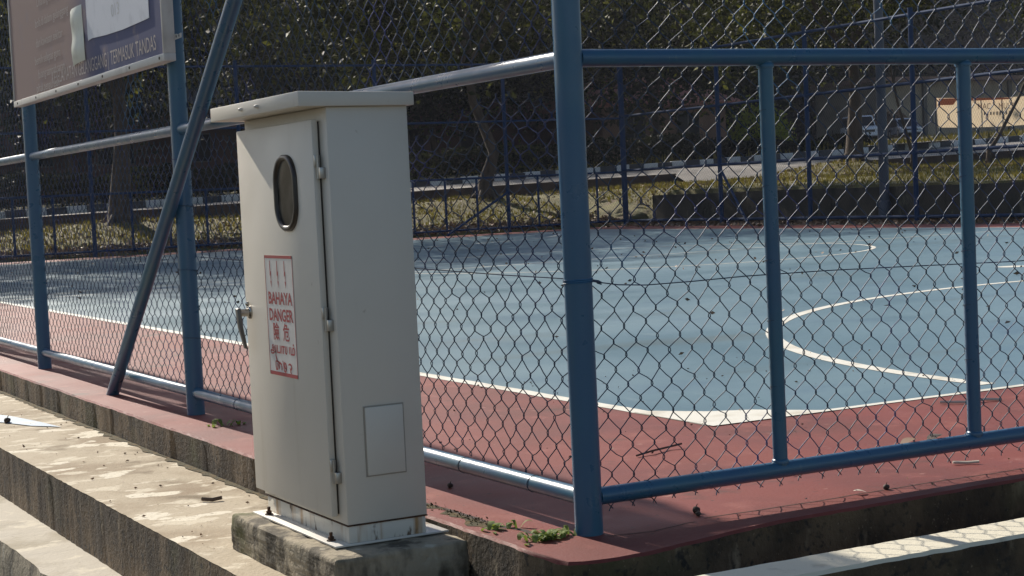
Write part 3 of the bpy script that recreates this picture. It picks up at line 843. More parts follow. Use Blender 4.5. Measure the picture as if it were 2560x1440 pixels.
# lid: shallow tray with a slightly fallen top
lid = MB()
x0, x1, y0, y1 = -0.636, -0.288, 0.378, 1.136
vs = [kp(x0, y0, 1.207), kp(x1, y0, 1.205), kp(x1, y1, 1.205), kp(x0, y1, 1.207), kp(x0, y0, 1.249), kp(x1, y0, 1.242), kp(x1, y1, 1.242), kp(x0, y1, 1.249)]
lid.add(vs, [(0, 3, 2, 1), (4, 5, 6, 7), (0, 1, 5, 4), (1, 2, 6, 5), (2, 3, 7, 6), (3, 0, 4, 7)])
lido = lid.build('lid', M['cream'], cab, bevel=.0022)
for yy in (0.838, 0.70):
    MB().tube([kp(x0+.001, yy, 1.228), kp(x0-.004, yy, 1.228), kp(x0-.010, yy, 1.228), kp(x0-.012, yy, 1.228)], [.006, .006, .004, .002], 10).build('screw', M['cream'], lido, smooth=40)
# door
MB().box(*K(-0.556, -0.5495, 0.452, 1.066, 0.062, 1.168)).build('door_gap_shade', M['rubber'], cab)  # dark box added as the shade in the gap behind the door
door = MB().box(*K(-0.575, -0.556, 0.446, 1.081, 0.056, 1.174)).build('door', M['cream'], cab, bevel=.0035)
XF = -0.575
def stadium(cy, cz, w, h, rr, n=10):
    pts = []
    for (sy, sz, a0) in ((1, 1, 0), (-1, 1, 90), (-1, -1, 180), (1, -1, 270)):
        for i in range(n+1):
            a = R(a0+90*i/n)
            pts.append((cy+sy*(w/2-rr)+rr*math.cos(a), cz+sz*(h/2-rr)+rr*math.sin(a)))
    return pts
WCY, WCZ = 0.662, 0.974
def frame_ring(prof_list):
    mb = MB()
    loops = []
    for (w, h, rr, dx) in prof_list:
        loops.append([kp(XF-dx, a, b) for a, b in stadium(WCY, WCZ, w, h, rr)])
    n = len(loops[0]); vs = [p for l in loops for p in l]; fs = []
    for i in range(len(loops)-1):
        fs += [(i*n+k, i*n+(k+1) % n, (i+1)*n+(k+1) % n, (i+1)*n+k) for k in range(n)]
    return mb.add(vs, fs)
frame_ring([(0.172, 0.222, 0.078, 0.0), (0.172, 0.222, 0.078, 0.007), (0.163, 0.213, 0.074, 0.012), (0.148, 0.198, 0.068, 0.012), (0.140, 0.190, 0.064, 0.008), (0.138, 0.188, 0.063, 0.0015)]).build('window_frame', M['rubber'], door, smooth=50)
gl = MB(); pts = stadium(WCY, WCZ, 0.142, 0.192, 0.065)
gl.add([kp(XF-.003, a, b) for a, b in pts], [tuple(range(len(pts)))])
gl.build('window_pane', M['glass'], door)
# sticker
SY0, SY1, SZ0, SZ1 = 0.883, 0.650, 0.432, 0.792
st = MB().box(*K(XF-.0012, XF-.0002, SY1, SY0, SZ0, SZ1)).build('warning_sticker', M['sticker'], door)
XS = XF-.0018
def flat(name, polys, mat, parent, x=XS):
    mb = MB()
    for p in polys: mb.add([kp(x, a, b) for a, b in p], [tuple(range(len(p)))])
    return mb.build(name, mat, parent)
def rect(a0, a1, b0, b1): return [(a0, b0), (a1, b0), (a1, b1), (a0, b1)]
flat('border', [rect(SY0, SY1, SZ1-.009, SZ1), rect(SY0, SY1, SZ0, SZ0+.011), rect(SY0, SY0-.0035, SZ0, SZ1), rect(SY1+.0035, SY1, SZ0, SZ1)], M['red_ink'], st)
def bolt(cy):
    z0 = 0.776; w = .0030
    return [(cy+w, z0), (cy-w*.6, z0), (cy-w*.8, z0-.034), (cy-w*2.2, z0-.030), (cy-w*1.6, z0-.062), (cy-w*3.0, z0-.060), (cy-w*1.4, z0-.082), (cy+w*.6, z0-.060), (cy-w*.6, z0-.062), (cy-w*.4, z0-.042), (cy+w*1.4, z0-.047)]
for cy in (0.838, 0.778, 0.717):
    flat('lightning_bolt', [bolt(cy)], M['red_ink'], st)
MID = (SY0+SY1)/2
def stx(body, dz, size, sx, bold=0.0, dy=0.0):
    return text_mesh('lettering', body, size, M['red_ink'], st, kp(XS, MID+dy, SZ1-dz), FACE_L, sx, bold=bold)
stx('BAHAYA', 0.130, 0.050, 1.02, 0.0014)
stx('DANGER', 0.180, 0.050, 0.98, 0.0014)
stx('\u96aa', 0.232, 0.056, 0.95, 0.0009, dy=0.046)
stx('\u5371', 0.232, 0.056, 0.95, 0.0009, dy=-0.038)
stx('\u0b85\u0baa\u0bbe\u0baf\u0bae\u0bcd', 0.280, 0.040, 1.20, 0.0010)
# last line, brush-like strokes
def stroke(pts, w=.0036):
    q = [Vector(p) for p in pts]; vs = []; fs = []
    for i, p in enumerate(q):
        t = (q[min(i+1, len(q)-1)]-q[max(i-1, 0)]).normalized(); nr = Vector((-t.y, t.x))
        ww = w*(0.75+0.5*math.sin(math.pi*i/max(1, len(q)-1)))
        vs += [p+nr*ww, p-nr*ww]
    for i in range(len(q)-1): fs.append((2*i, 2*i+1, 2*i+3, 2*i+2))
    return vs, fs
mb = MB()
cz0 = SZ1-0.322
for pts in ([(0.062, .030), (0.055, .014), (0.050, .004)], [(0.064, .006), (0.046, .004), (0.028, .000), (0.016, -.004), (0.014, -.020), (0.017, -.026)],
            [(0.063, .004), (0.065, -.010), (0.060, -.026), (0.050, -.024), (0.048, -.008), (0.052, -.002)], [(0.040, .002), (0.036, -.012), (0.036, -.024)],
            [(0.004, .010), (-0.002, -.006), (-0.006, -.026), (-0.016, -.030), (-0.024, -.014), (-0.020, .000), (-0.010, .004), (-0.006, -.006), (-0.012, -.014), (-0.024, -.020)],
            [(-0.042, -.002), (-0.054, .002), (-0.066, -.002), (-0.068, -.012), (-0.062, -.018), (-0.056, -.012), (-0.058, -.026), (-0.064, -.032)]):
    vs, fs = stroke(pts)
    mb.add([kp(XS, MID+v.x, cz0+v.y*.82) for v in vs], fs)
mb.build('lettering', M['red_ink'], st)
# handle
hd = empty('handle', kp(XF, 1.040, 0.612)); hd.parent = cab
hd.parent = door
hd.location = kp(XF, 1.040, 0.612)
MB().tube([(0.001, 0, 0), (-0.004, 0, 0), (-0.007, 0, 0), (-0.008, 0, 0)], [0.021, 0.021, 0.018, 0.010], 22).build('escutcheon', M['chrome'], hd, smooth=40)
MB().tube([(-0.006, 0, 0), (-0.020, 0, 0), (-0.040, 0.002, 0.001)], [0.013, 0.0115, 0.011], 18).build('stem', M['chrome'], hd, smooth=40)
MB().prism([(-0.034, 0.016), (-0.046, 0.014), (-0.040, -0.045), (-0.024, -0.112), (-0.018, -0.112), (-0.029, -0.045)], 0.024, lambda u, v, w: (u, w-.012, v)).build('lever', M['lever'], hd, bevel=.002)
MB().tube([(-0.006, -.003, .027), (-0.012, -.003, .027), (-0.015, -.003, .027)], [.008, .008, .004], 14).build('lock', M['chrome'], hd, smooth=40)
# hinges
for zc in (1.041, 0.615, 0.185):
    hg = MB().box(*K(-0.574, -0.5575, 0.4390, 0.4455, zc+.001, zc+.034)).build('hinge', M['hinge'], cab, bevel=.0012)
    MB().box(*K(-0.5665, -0.5500, 0.4190, 0.4375, zc-.032, zc-.001)).build('hinge_plate', M['hinge'], hg, bevel=.0012)
    MB().tube([kp(-0.5655, 0.4365, zc-.033), kp(-0.5655, 0.4365, zc+.034)], .0042, 12).build('pin', M['hinge'], hg, smooth=40)
# blanking plate on the near end, bolts, rust
MB().box(*K(-0.482, -0.366, 0.3885, 0.3945, 0.170, 0.362)).build('blanking_plate', M['cream'], cab, bevel=.002)
MB().box(*K(-0.486, -0.362, 0.3925, 0.3948, 0.166, 0.366)).build('plate_gasket', M['gasket'], cab)
for (bx, by) in ((-0.570, 0.985), (-0.570, 0.475)):
    b_ = MB().tube([kp(bx, by, -.016), kp(bx, by, -.013), kp(bx, by, -.012)], [.013, .013, .006], 14).build('washer', M['rust'], cab, smooth=40)
    MB().tube([kp(bx, by, -.013), kp(bx, by, -.004)], .0085, 6).build('nut', M['rust'], b_)
    MB().tube([kp(bx, by, -.005), kp(bx, by, .008), kp(bx, by, .009)], [.005, .005, .003], 10).build('bolt', M['rust'], b_, smooth=40)

# ------------------------------------------------------------------ signboard on the left fence
SB = (-0.075, 4.91, 1.596)
sb = empty('signboard', SB)
tag(sb, 'large faded signboard with white metal frame and pasted notice hung on the fence', 'sign')
def sp(x, y, z): return (x-SB[0], y-SB[1], z-SB[2])
BY0, BY1, BZ0, BZ1 = 3.354, 6.473, 1.596, 2.82
mbp = MB()
a, b = sp(-0.096, BY0+.03, BZ0+.03), sp(-0.060, BY1-.03, BZ1-.03)
pan = empty('tmp'); bpy.data.objects.remove(pan)
panel = MB().box(-0.018, 0.018, -(BY1-BY0)/2+.028, (BY1-BY0)/2-.028, 0, BZ1-BZ0-.05).build('panel', M['board'], sb)
panel.location = (-0.004, (BY0+BY1)/2-SB[1], 0.025)
fw_ = 0.034
for (ya, yb, za, zb) in ((BY0, BY1, BZ0, BZ0+fw_), (BY0, BY1, BZ1-fw_, BZ1), (BY0, BY0+.018, BZ0+fw_, BZ1-fw_), (BY1-.018, BY1, BZ0+fw_, BZ1-fw_)):
    p0 = sp(-0.101, ya, za); p1 = sp(-0.047, yb, zb)
    MB().box(p0[0], p1[0], p0[1], p1[1], p0[2], p1[2]).build('frame_bar', M['alu'], sb, bevel=.002)
for k in range(7):
    yy = BY0+.07+k*0.49
    q = sp(-0.1015, yy, BZ0+.018)
    MB().tube([(q[0]+.002, q[1], q[2]), (q[0]-.003, q[1], q[2]), (q[0]-.004, q[1], q[2])], [.008, .007, .003], 8).build('rivet', M['rubber'], sb, smooth=40)
XB = -0.0985
q = sp(XB-.002, 0, 0)[0]
ns = MB()
poly = [(4.640, 1.812), (4.56, 1.817), (4.3, 1.806), (4.0, 1.800), (3.7, 1.803), (3.548, 1.806), (3.545, 2.42), (4.650, 2.42)]
ns.prism(poly, 0.002, lambda u, v, w: sp(XB-.001-w, u, v))
notice = ns.build('notice_sheet', M['paper'], sb)
text_mesh('lettering', '013', 0.085, M['print_grey'], notice, sp(XB-.0035, 4.10, 1.905), FACE_L, 1.2)
ts = MB(); nn = 10; vs = []; fs = []
for i in range(nn+1):
    t = i/nn; z = 1.716+t*0.285; bow = 0.016*math.sin(math.pi*t)+.008*math.sin(9*t)
    for (yy, dx) in ((4.952-0.02*math.sin(3*t), 0.012), (4.87, 0.034), (4.79, 0.026), (4.712+0.015*t*t, 0.004)):
        vs.append(sp(XB-.002-dx*(.4+bow*30), yy, z + (yy-4.83)*(-.06)))
for i in range(nn):
    for j in range(3): fs.append((i*4+j, i*4+j+1, i*4+j+5, i*4+j+4))
ts.add(vs, fs).build('peeling_strip', M['tape'], sb, smooth=80)
text_line('KESELAMATAN GELANGGANG | TERMASUK TANDAS', 0.098, M['print'], sb, 3.47, 1.685, 0.86)
for zz, ye, body in ((2.13, 4.97, 'Dilarang memakai kasut'), (2.02, 5.02, 'bola di dalam gelanggang'), (1.91, 5.17, 'dan kawasan sekitar'),
                     (1.815, 5.24, 'bersih selepas guna'), (1.735, 5.16, 'buang sampah sarap'), (1.66, 5.30, 'pihak pengurusan')):
    text_line(body, 0.070, M['print'], sb, ye, zz, 1.15)
brk = MB().prism([(0, -.012), (0.10, -.010), (0.10, .010), (0.06, .006), (0.03, .012), (0, .012)], 0.004, lambda u, v, w: sp(-0.048-w*0, BY0-u+.01, 1.70+v) if w == 0 else sp(-0.044, BY0-u+.01, 1.70+v))
br = brk.build('bracket', M['alu'], sb)
for u in (0.035, 0.075):
    c_ = sp(-0.0485, BY0-u+.01, 1.70)
    MB().tube([(c_[0]+.001, c_[1], c_[2]), (c_[0]-.001, c_[1], c_[2])], .006, 10).build('bolt_hole', M['rubber'], br)
MB().tube([sp(-0.047, 3.44, 1.72), sp(-0.03, 3.47, 1.72), sp(-0.01, 3.515, 1.72)], .006, 8).build('bracket_pin', M['alu'], sb)
MB().tube([sp(-0.047, 6.44, 1.72), sp(-0.03, 6.50, 1.72), sp(-0.01, 6.54, 1.72)], .006, 8).build('bracket_pin', M['alu'], sb)

# ------------------------------------------------------------------ small things on the ground
def leaf_blade(mb, base, yaw, length, width, rise, curl=0.4, seg=4):
    b = Vector(base); d = Vector((math.cos(yaw), math.sin(yaw), 0)); s_ = Vector((-d.y, d.x, 0))
    vs = []; fs = []
    for i in range(seg+1):
        t = i/seg
        p = b + d*length*t*(1-.25*t*curl) + Vector((0, 0, rise*math.sin(t*2.2)*(1-.3*t)))
        w = width*math.sin(math.pi*(0.12+0.86*t))**0.8
        vs += [p+s_*w, p-s_*w]
    for i in range(seg): fs.append((2*i, 2*i+1, 2*i+3, 2*i+2))
    mb.add(vs, fs)
def weed(x, y, n, size, label, spread=.05, z=0.0):
    mb = MB()
    for i in range(n):
        bx, by = x+random.gauss(0, spread), y+random.gauss(0, spread*.6)
        leaf_blade(mb, (bx, by, z), random.uniform(0, 6.28), size*random.uniform(.5, 1.2), size*.22*random.uniform(.6, 1.3), size*random.uniform(.2, .8))
    o = mb.build('weed', M['weed'], smooth=80)
    tag(o, label, 'weed')
    return o
weed(-0.125, 0.02, 60, 0.040, 'leafy green weed sprouting at the foot of the corner post', .034)
weed(-0.16, 0.22, 12, 0.040, 'sparse yellowing weed on the damp red rim beside the cabinet', .03)
weed(-0.02, 3.02, 12, 0.05, 'tiny weed growing under the fence rail by the post left of the cabinet', .03)
def pod(x, y, z, r, label):
    bm = bmesh.new(); bmesh.ops.create_icosphere(bm, subdivisions=2, radius=r)
    for v in bm.verts:
        v.co *= 1+random.uniform(-.10, .10); v.co.z *= 0.85
    me = bpy.data.meshes.new('seed_pod'); bm.to_mesh(me); bm.free()
    o = link_mesh('seed_pod', me, M['pod'], smooth=80); o.location = (x, y, z+r*.82)
    st_ = MB().tube([(0, 0, r*.7), (r*.2, 0, r*1.1), (r*.5, .002, r*1.3)], r*.12, 5).build('stalk', M['twig'], o)
    tag(o, label, 'seed pod'); return o
pod(0.385, 0.045, 0.0, .012, 'larger round dark seed pod behind the crack on the red rim')
pod(0.365, 0.005, 0.0, .008, 'smaller round dark seed pod on the crack of the red rim')
pod(1.02, -0.035, 0.0, .010, 'dark seed pod beside the yellow leaf by the long crack')
pod(-0.54, 5.05, ZW, .018, 'dark seed pod lying on the peeling walkway near the blue paint')
pod(0.03, 0.93, 0.0, .010, 'dark seed pod on the red rim between cabinet and corner post')
def dry_leaf(x, y, z, size, yaw, mat, label, tilt=0.0, cat='leaf'):
    mb = MB(); leaf_blade(mb, (0, 0, 0), 0, size, size*.28, size*.22, 0.6, 6)
    o = mb.build('fallen_leaf', mat, smooth=80); o.location = (x, y, z); o.rotation_euler = (tilt, 0, yaw)
    tag(o, label, cat); return o
dry_leaf(1.135, 0.018, 0.1+RR*.80, .075, 0.15, M['litter'], 'curled brown leaf lying on the bottom rail, further from the upright')
dry_leaf(1.24, 0.016, 0.1+RR*.82, .075, 0.25, M['pod'], 'dark curled leaf lying on the bottom rail, closer to the upright')
dry_leaf(0.93, -0.05, 0.006, .045, 2.7, M['bleached'], 'pale yellow curled leaf on the red rim beside a seed pod')
def twig(pts, r, mat, label):
    o = MB().tube(pts, r, 6).build('twig', mat, smooth=60); tag(o, label, 'twig'); return o
twig([(0.80, 1.02, .006), (0.88, 1.04, .012), (0.97, 1.08, .010), (1.03, 1.08, .016)], .004, M['twig'], 'thin dark twig on the red border inside the corner')
twig([(2.42, 1.27, .010), (2.50, 1.20, .008), (2.60, 1.20, .010), (2.66, 1.17, .006)], .006, M['bleached'], 'bleached pale twig beside the white goal line')
twig([(1.46, 0.155, .008), (1.50, 0.13, .006), (1.53, 0.11, .008)], .005, M['bleached'], 'short bleached twig under the front fence near the uprights')
twig([(-0.46, 2.02, ZW+.010), (-0.43, 1.99, ZW+.008), (-0.395, 1.985, ZW+.012)], .007, M['twig'], 'short dark stick on the peeling walkway beside the edge wall')

def card_cloud(P, size, mat, name, parent=None, flat_bias=0.0, aspect=0.5):
    """leaf-shaped quads at points P (n,3) with random orientation"""
    n = len(P)
    size = np.broadcast_to(size, (n,)).astype(float)
    a = rng.normal(size=(n, 3)); a[:, 2] *= (1-flat_bias); a /= np.linalg.norm(a, axis=1, keepdims=True)+1e-9
    t = rng.normal(size=(n, 3)); t[:, 2] *= (1-flat_bias)
    b = np.cross(a, t); b /= np.linalg.norm(b, axis=1, keepdims=True)+1e-9
    if flat_bias > 0:
        pass
    s1 = (size*0.5)[:, None]; s2 = (size*0.5*aspect)[:, None]
    c = np.cross(a, b)*(size*0.12)[:, None]
    V = np.stack([P-a*s1, P+b*s2+c, P+a*s1, P-b*s2+c], 1).reshape(-1, 3)
    Q = np.arange(4*n).reshape(n, 4)
    return np_mesh(name, V, Q, mat, parent, smooth=False)
# fine leaf crumbs on court and walkways
n = 170
P = np.stack([rng.uniform(0.1, 3.6, n), rng.uniform(-0.12, 3.5, n), rng.uniform(.006, .012, n)], -1)
P2 = np.stack([rng.uniform(-0.74, -0.25, 90), rng.uniform(0.6, 5.5, 90), np.full(90, ZW+.005)], -1)
P3 = np.stack([rng.uniform(1.5, 17, 240), rng.uniform(3.5, 30, 240), np.full(240, .014)], -1)
o = card_cloud(np.concatenate([P, P2, P3]), np.concatenate([rng.uniform(.006, .020, n), rng.uniform(.005, .017, 90), rng.uniform(.03, .07, 240)]), M['litter'], 'leaf_crumbs', flat_bias=.75)
tag(o, 'scattered bits of dry leaf on the court and the walkway', 'leaf litter', kind='stuff')
n = 420
P = np.stack([-0.155+rng.normal(0, .014, n), rng.uniform(0.25, 1.3, n), rng.uniform(.001, .005, n)], -1)
o = card_cloud(P, rng.uniform(.005, .012, n), M['moss'], 'moss', flat_bias=.3)
tag(o, 'dark crumbly moss along the damp groove in the red rim', 'moss', kind='stuff')
# dead leaves along the back and side fences
n = 5200
xa = rng.uniform(2, 19.6, n); ya = 31.25+np.abs(rng.normal(0, .55, n))
P = np.stack([xa, ya, ground_z(xa, ya)+rng.uniform(.02, .10, n)], -1)
n2 = 5200
xb = 20.1-np.abs(rng.normal(0, .5, n2)); yb = rng.uniform(12, 31, n2)
P2 = np.stack([xb, yb, .015+rng.uniform(.0, .09, n2)*np.clip((xb-19.3)*2, .15, 1)], -1)
n3 = 2600
xc_ = rng.uniform(3, 34, n3); yc_ = rng.uniform(31.5, 37.8, n3)
P3 = np.stack([xc_, yc_, ground_z(xc_, yc_)+.04], -1)
o = card_cloud(np.concatenate([P, P2, P3]), rng.uniform(.06, .15, n+n2+n3), M['litter'], 'leaf_litter', flat_bias=.4, aspect=.6)
tag(o, 'brown dead leaves heaped along the far fences', 'leaf litter', kind='stuff')
# grass blades on the bank
n = 26000
xg = rng.uniform(2, 44, n); yg = rng.uniform(31.5, 37.8, n)
keep = (xg < 19.7) | (xg > 20.5)
xg2 = rng.uniform(20.4, 44, 9000); yg2 = rng.uniform(17, 31.6, 9000)
xg = np.concatenate([xg[keep], xg2]); yg = np.concatenate([yg[keep], yg2]); n = len(xg)
zg = ground_z(xg, yg)
h = rng.uniform(.05, .13, n); an = rng.uniform(0, 6.28, n); w = rng.uniform(.012, .026, n)
dx, dy = np.cos(an), np.sin(an)
lx, ly = rng.normal(0, .04, n), rng.normal(0, .04, n)
V = np.stack([np.stack([xg-dx*w, yg-dy*w, zg-.01], -1), np.stack([xg+dx*w, yg+dy*w, zg-.01], -1), np.stack([xg+lx, yg+ly, zg+h], -1)], 1).reshape(-1, 3)
o = np_mesh('grass_tufts', V, np.arange(3*n).reshape(n, 3), M['blade'], smooth=False)
tag(o, 'short dry olive grass on the bank behind the fences', 'grass', kind='stuff')

# ------------------------------------------------------------------ trees
def crown_points(c, rad, n_clump, per, spread, hollow=0.35):
    d = rng.normal(size=(n_clump, 3)); d /= np.linalg.norm(d, axis=1, keepdims=True)
    rr = rng.uniform(hollow, 1.0, n_clump)**0.6
    cl = np.array(c) + d*rr[:, None]*np.array(rad)
    P = cl[:, None, :] + rng.normal(0, 1, (n_clump, per, 3))*np.array(spread)
    return P.reshape(-1, 3), cl
def tree(name, label, base, top, r0, crown_c, crown_r, n_clump, per, leaf, mat, lean_pts=None, spread=(.6, .6, .5), group=None, limbs=7):
    b = Vector(base)
    t = empty(name, base); tag(t, label, 'tree', group)
    def rel(p): return Vector(p)-b
    cpt = rel(crown_c)
    pts = [Vector((0, 0, -.35)), Vector((0, 0, 0.0)), Vector((0, 0, .4))]
    path = [rel(p) for p in lean_pts] if lean_pts else [rel(top)*.5+Vector((random.uniform(-.15, .15), random.uniform(-.15, .15), 0)), rel(top)]
    pts += path
    n = len(pts)
    rad = [r0*1.5, r0*1.25, r0] + [r0*(0.9-0.45*(i+1)/len(path)) for i in range(len(path))]
    mb = MB().tube(pts, rad, 12)
    for i in range(5):                                           # root flare
        a = i*1.26+random.uniform(-.3, .3)
        mb.tube([Vector((0, 0, .35)), Vector((math.cos(a)*r0*1.2, math.sin(a)*r0*1.2, .10)), Vector((math.cos(a)*r0*2.6, math.sin(a)*r0*2.6, -.12))], [r0*.55, r0*.42, r0*.18], 7)
    mb.build('trunk', M['bark'], t, smooth=70)
    P, cl = crown_points(crown_c, crown_r, n_clump, per, spread)
    P = P[P[:, 2] > ground_z(P[:, 0], P[:, 1])+.25]
    bl = MB()
    start = pts[-1]
    for i in range(limbs):
        e = rel(cl[i % len(cl)])
        s_ = pts[-2].lerp(pts[-1], random.uniform(.3, 1.0))
        m_ = s_.lerp(e, .5)+Vector((0, 0, .3))
        bl.tube([s_, m_, e], [r0*.36, r0*.22, r0*.08], 7)
    bl.build('limbs', M['bark'], t, smooth=70)
    cr = card_cloud(P - np.array(base), rng.uniform(leaf*.6, leaf*1.25, len(P)), mat, 'crown', t)
    return t
LD, LM = M['leaf_dark'], M['leaf_mid']
def gz1(x, y): return float(ground_z(x, y))
def B(x, y): return (x, y, gz1(x, y))
tree('broadleaf_tree', 'stout grey-trunked tree on the grass bank left of the cabinet', B(8.5, 36), (8.6, 36, 4.6), .26, (8.0, 37.0, 8.3), (5.4, 4.4, 4.4), 190, 80, .25, LM)
tree('broadleaf_tree', 'spreading tree on the bank at the far end of the left fence', B(1.8, 35.6), (1.9, 35.8, 5.5), .24, (3.0, 36.6, 9.3), (4.8, 4.2, 4.3), 180, 80, .25, LM)
tree('broadleaf_tree', 'tree with slim leaning trunk on the grass between the cabinet and the corner post', B(18.3, 36), (18.0, 36.2, 4.8), .20, (17.2, 37.2, 8.3), (5.2, 4.2, 4.4), 190, 80, .25, LM, lean_pts=[(18.6, 36, 2.0), (18.1, 36.1, 3.4), (18.0, 36.3, 5.0)])
tree('broadleaf_tree', 'thick-trunked tree on a leafy mound behind the lamp pole', B(30.35, 35.5), (30.5, 35.6, 5.0), .26, (29.6, 36.6, 8.6), (5.6, 4.4, 4.7), 190, 80, .24, LM)
tree('slender_tree', 'thin dark leaning tree standing before the banner', B(34.2, 34.0), (36.4, 34.0, 4.6), .075, (37.0, 34.2, 6.3), (2.0, 1.8, 1.4), 30, 60, .15, LM, lean_pts=[(34.6, 34, 1.9), (35.5, 34, 3.1), (36.6, 34, 4.9)], limbs=4)
tree('slender_tree', 'thin sapling leaning beside the lamp pole', B(30.9, 33.6), (30.2, 33.6, 4.2), .06, (30.0, 33.8, 5.4), (1.6, 1.6, 1.3), 24, 60, .15, LM, lean_pts=[(30.75, 33.6, 1.9), (30.4, 33.6, 3.0), (30.1, 33.6, 4.4)], limbs=4)
back = [
    (1.5, 55.0, 6.4, LD, 'bushy tree across the road behind the left signboard'),
    (12.5, 57.0, 6.6, LD, 'dark tree across the road above the long maroon building'),
    (22.5, 57.0, 6.6, LM, 'dark tree across the road just left of the corner post'),
    (29.5, 62.0, 6.6, LM, 'yellow-lit tree across the road just right of the corner post'),
    (36.0, 66.0, 6.4, LM, 'tree overhanging the red-roofed brown house'),
    (35.0, 53.0, 6.2, LM, 'leafy tree drooping in front of the red-roofed house'),
    (46.0, 68.0, 6.8, LM, 'tree between the brown house and the lime bush'),
    (56.0, 76.0, 7.6, LM, 'tall tree behind the thick-trunked tree on the mound'),
    (80.0, 112.0, 12.0, LD, 'dark tree rising behind the beige building'),
]
for (x, y, h, mt, lab) in back:
    z = gz1(x, y)
    tree('broadleaf_tree', lab, (x, y, z), (x+random.uniform(-.4, .4), y, z+3.2), .22, (x, y, z+h*.98), (5.4, 4.4, h*.66), 180, 85, .30, mt, spread=(.7, .7, .6))
# far wood closing the view
n_c = 1500
cx = np.concatenate([rng.uniform(-22, 56, 900), rng.uniform(50, 70, 350), rng.uniform(64, 150, 1300)])
cy = 74 + rng.uniform(-3, 9, len(cx)) + np.abs(cx-30)*.08 + 42*sstep((cx-52)/14)
n_c = len(cx)
cz = ground_z(cx, cy)+rng.uniform(0, 1, n_c)*(cy*.12+3.0)
P = (np.stack([cx, cy, cz], -1)[:, None, :] + rng.normal(0, 1, (n_c, 70, 3))*np.array((1.4, 1.3, 1.1))).reshape(-1, 3)
P = P[P[:, 2] > ground_z(P[:, 0], P[:, 1])]
o = card_cloud(P, rng.uniform(.55, 1.05, len(P)), M['leaf_dark'], 'distant_wood', aspect=.8)
tag(o, 'dark mass of trees closing the view behind the buildings', 'wood', kind='stuff')

def shrub(name, label, c, rad, n, leaf, mat, group=None, cat='shrub', stems=5):
    t = empty(name, (c[0], c[1], gz1(c[0], c[1]))); tag(t, label, cat, group)
    z0 = gz1(c[0], c[1])
    d = rng.normal(size=(n, 3)); d /= np.linalg.norm(d, axis=1, keepdims=True)
    rr = rng.uniform(.55, 1.0, n)
    P = d*rr[:, None]*np.array(rad); P[:, 2] = np.abs(P[:, 2])*(1+.15*np.sin(P[:, 0]*7+P[:, 1]*5)) + .05
    card_cloud(P, rng.uniform(leaf*.6, leaf*1.3, n), mat, 'foliage', t)
    mb = MB()
    for i in range(stems):
        a = random.uniform(0, 6.28)
        mb.tube([(0, 0, -.1), (math.cos(a)*rad[0]*.3, math.sin(a)*rad[1]*.3, rad[2]*.5), (math.cos(a)*rad[0]*.6, math.sin(a)*rad[1]*.6, rad[2]*.85)], [.03, .02, .01], 5)
    mb.build('stems', M['bark'], t)
    return t
shrub('lime_bush', 'bright yellow-green bush beyond the road left of the vehicles', (35.8, 46.6), (0.85, .7, .95), 1000, .14, M['leaf_lime'])
shrub('shrub', 'low green shrub below the brown house', (33.2, 49.5), (1.3, .8, .9), 900, .16, LM)
shrub('shrub', 'light green shrub growing between the brown house and the thick-trunked tree', (46.5, 62.0), (2.2, 1.2, 2.6), 1500, .22, M['leaf_lime'])
shrub('shrub', 'dark rounded shrub left of the lime bush', (34.3, 48.0), (.9, .7, .7), 700, .15, LD)
shrub('shrub', 'dry brown shrub behind the parked vehicles', (87.2, 100.5), (2.8, 1.4, 2.3), 1500, .4, M['litter'])
# clipped hedge along the far side of the road; low right end stands for shaded ground
hg = empty('hedge', (17, 45.0, gz1(17, 45.0))); tag(hg, 'long dark clipped hedge behind the black and white kerb, its low end standing for a shaded slope', 'hedge')
n = 30000
hx = rng.uniform(-6, 38.5, n); hy = 44.9+rng.uniform(-.55, .55, n)
hz = ground_z(hx, hy) + rng.uniform(0, 1, n)**.7*(0.95+.10*np.sin(hx*1.7)+.06*np.sin(hx*4.1)-.5*sstep((hx-29)/6))
P = np.stack([hx, hy, hz], -1) - np.array((17, 45.0, gz1(17, 45.0)))
card_cloud(P, rng.uniform(.09, .2, n), LD, 'foliage', hg)
for x in np.arange(-6, 38, 1.6):
    z = gz1(x, 44.9)-gz1(17, 45.0)
    MB().tube([(x-17, -.1, z-.2), (x-17, -.05, z+.3), (x-17.05, -.1, z+.7)], [.035, .03, .015], 5).build('stem', M['bark'], hg)
n = 5000
xg = rng.uniform(28, 60, n); yg = rng.uniform(43.6, 60, n); zg = ground_z(xg, yg)
h = rng.uniform(.10, .35, n); an = rng.uniform(0, 6.28, n); w = rng.uniform(.02, .05, n)
V = np.stack([np.stack([xg-np.cos(an)*w, yg-np.sin(an)*w, zg-.02], -1), np.stack([xg+np.cos(an)*w, yg+np.sin(an)*w, zg-.02], -1), np.stack([xg+rng.normal(0, .06, n), yg, zg+h], -1)], 1).reshape(-1, 3)
o = np_mesh('verge_grass', V, np.arange(3*n).reshape(n, 3), M['blade'], smooth=False)
tag(o, 'rough grass beyond the road around the vehicles', 'grass', kind='stuff')

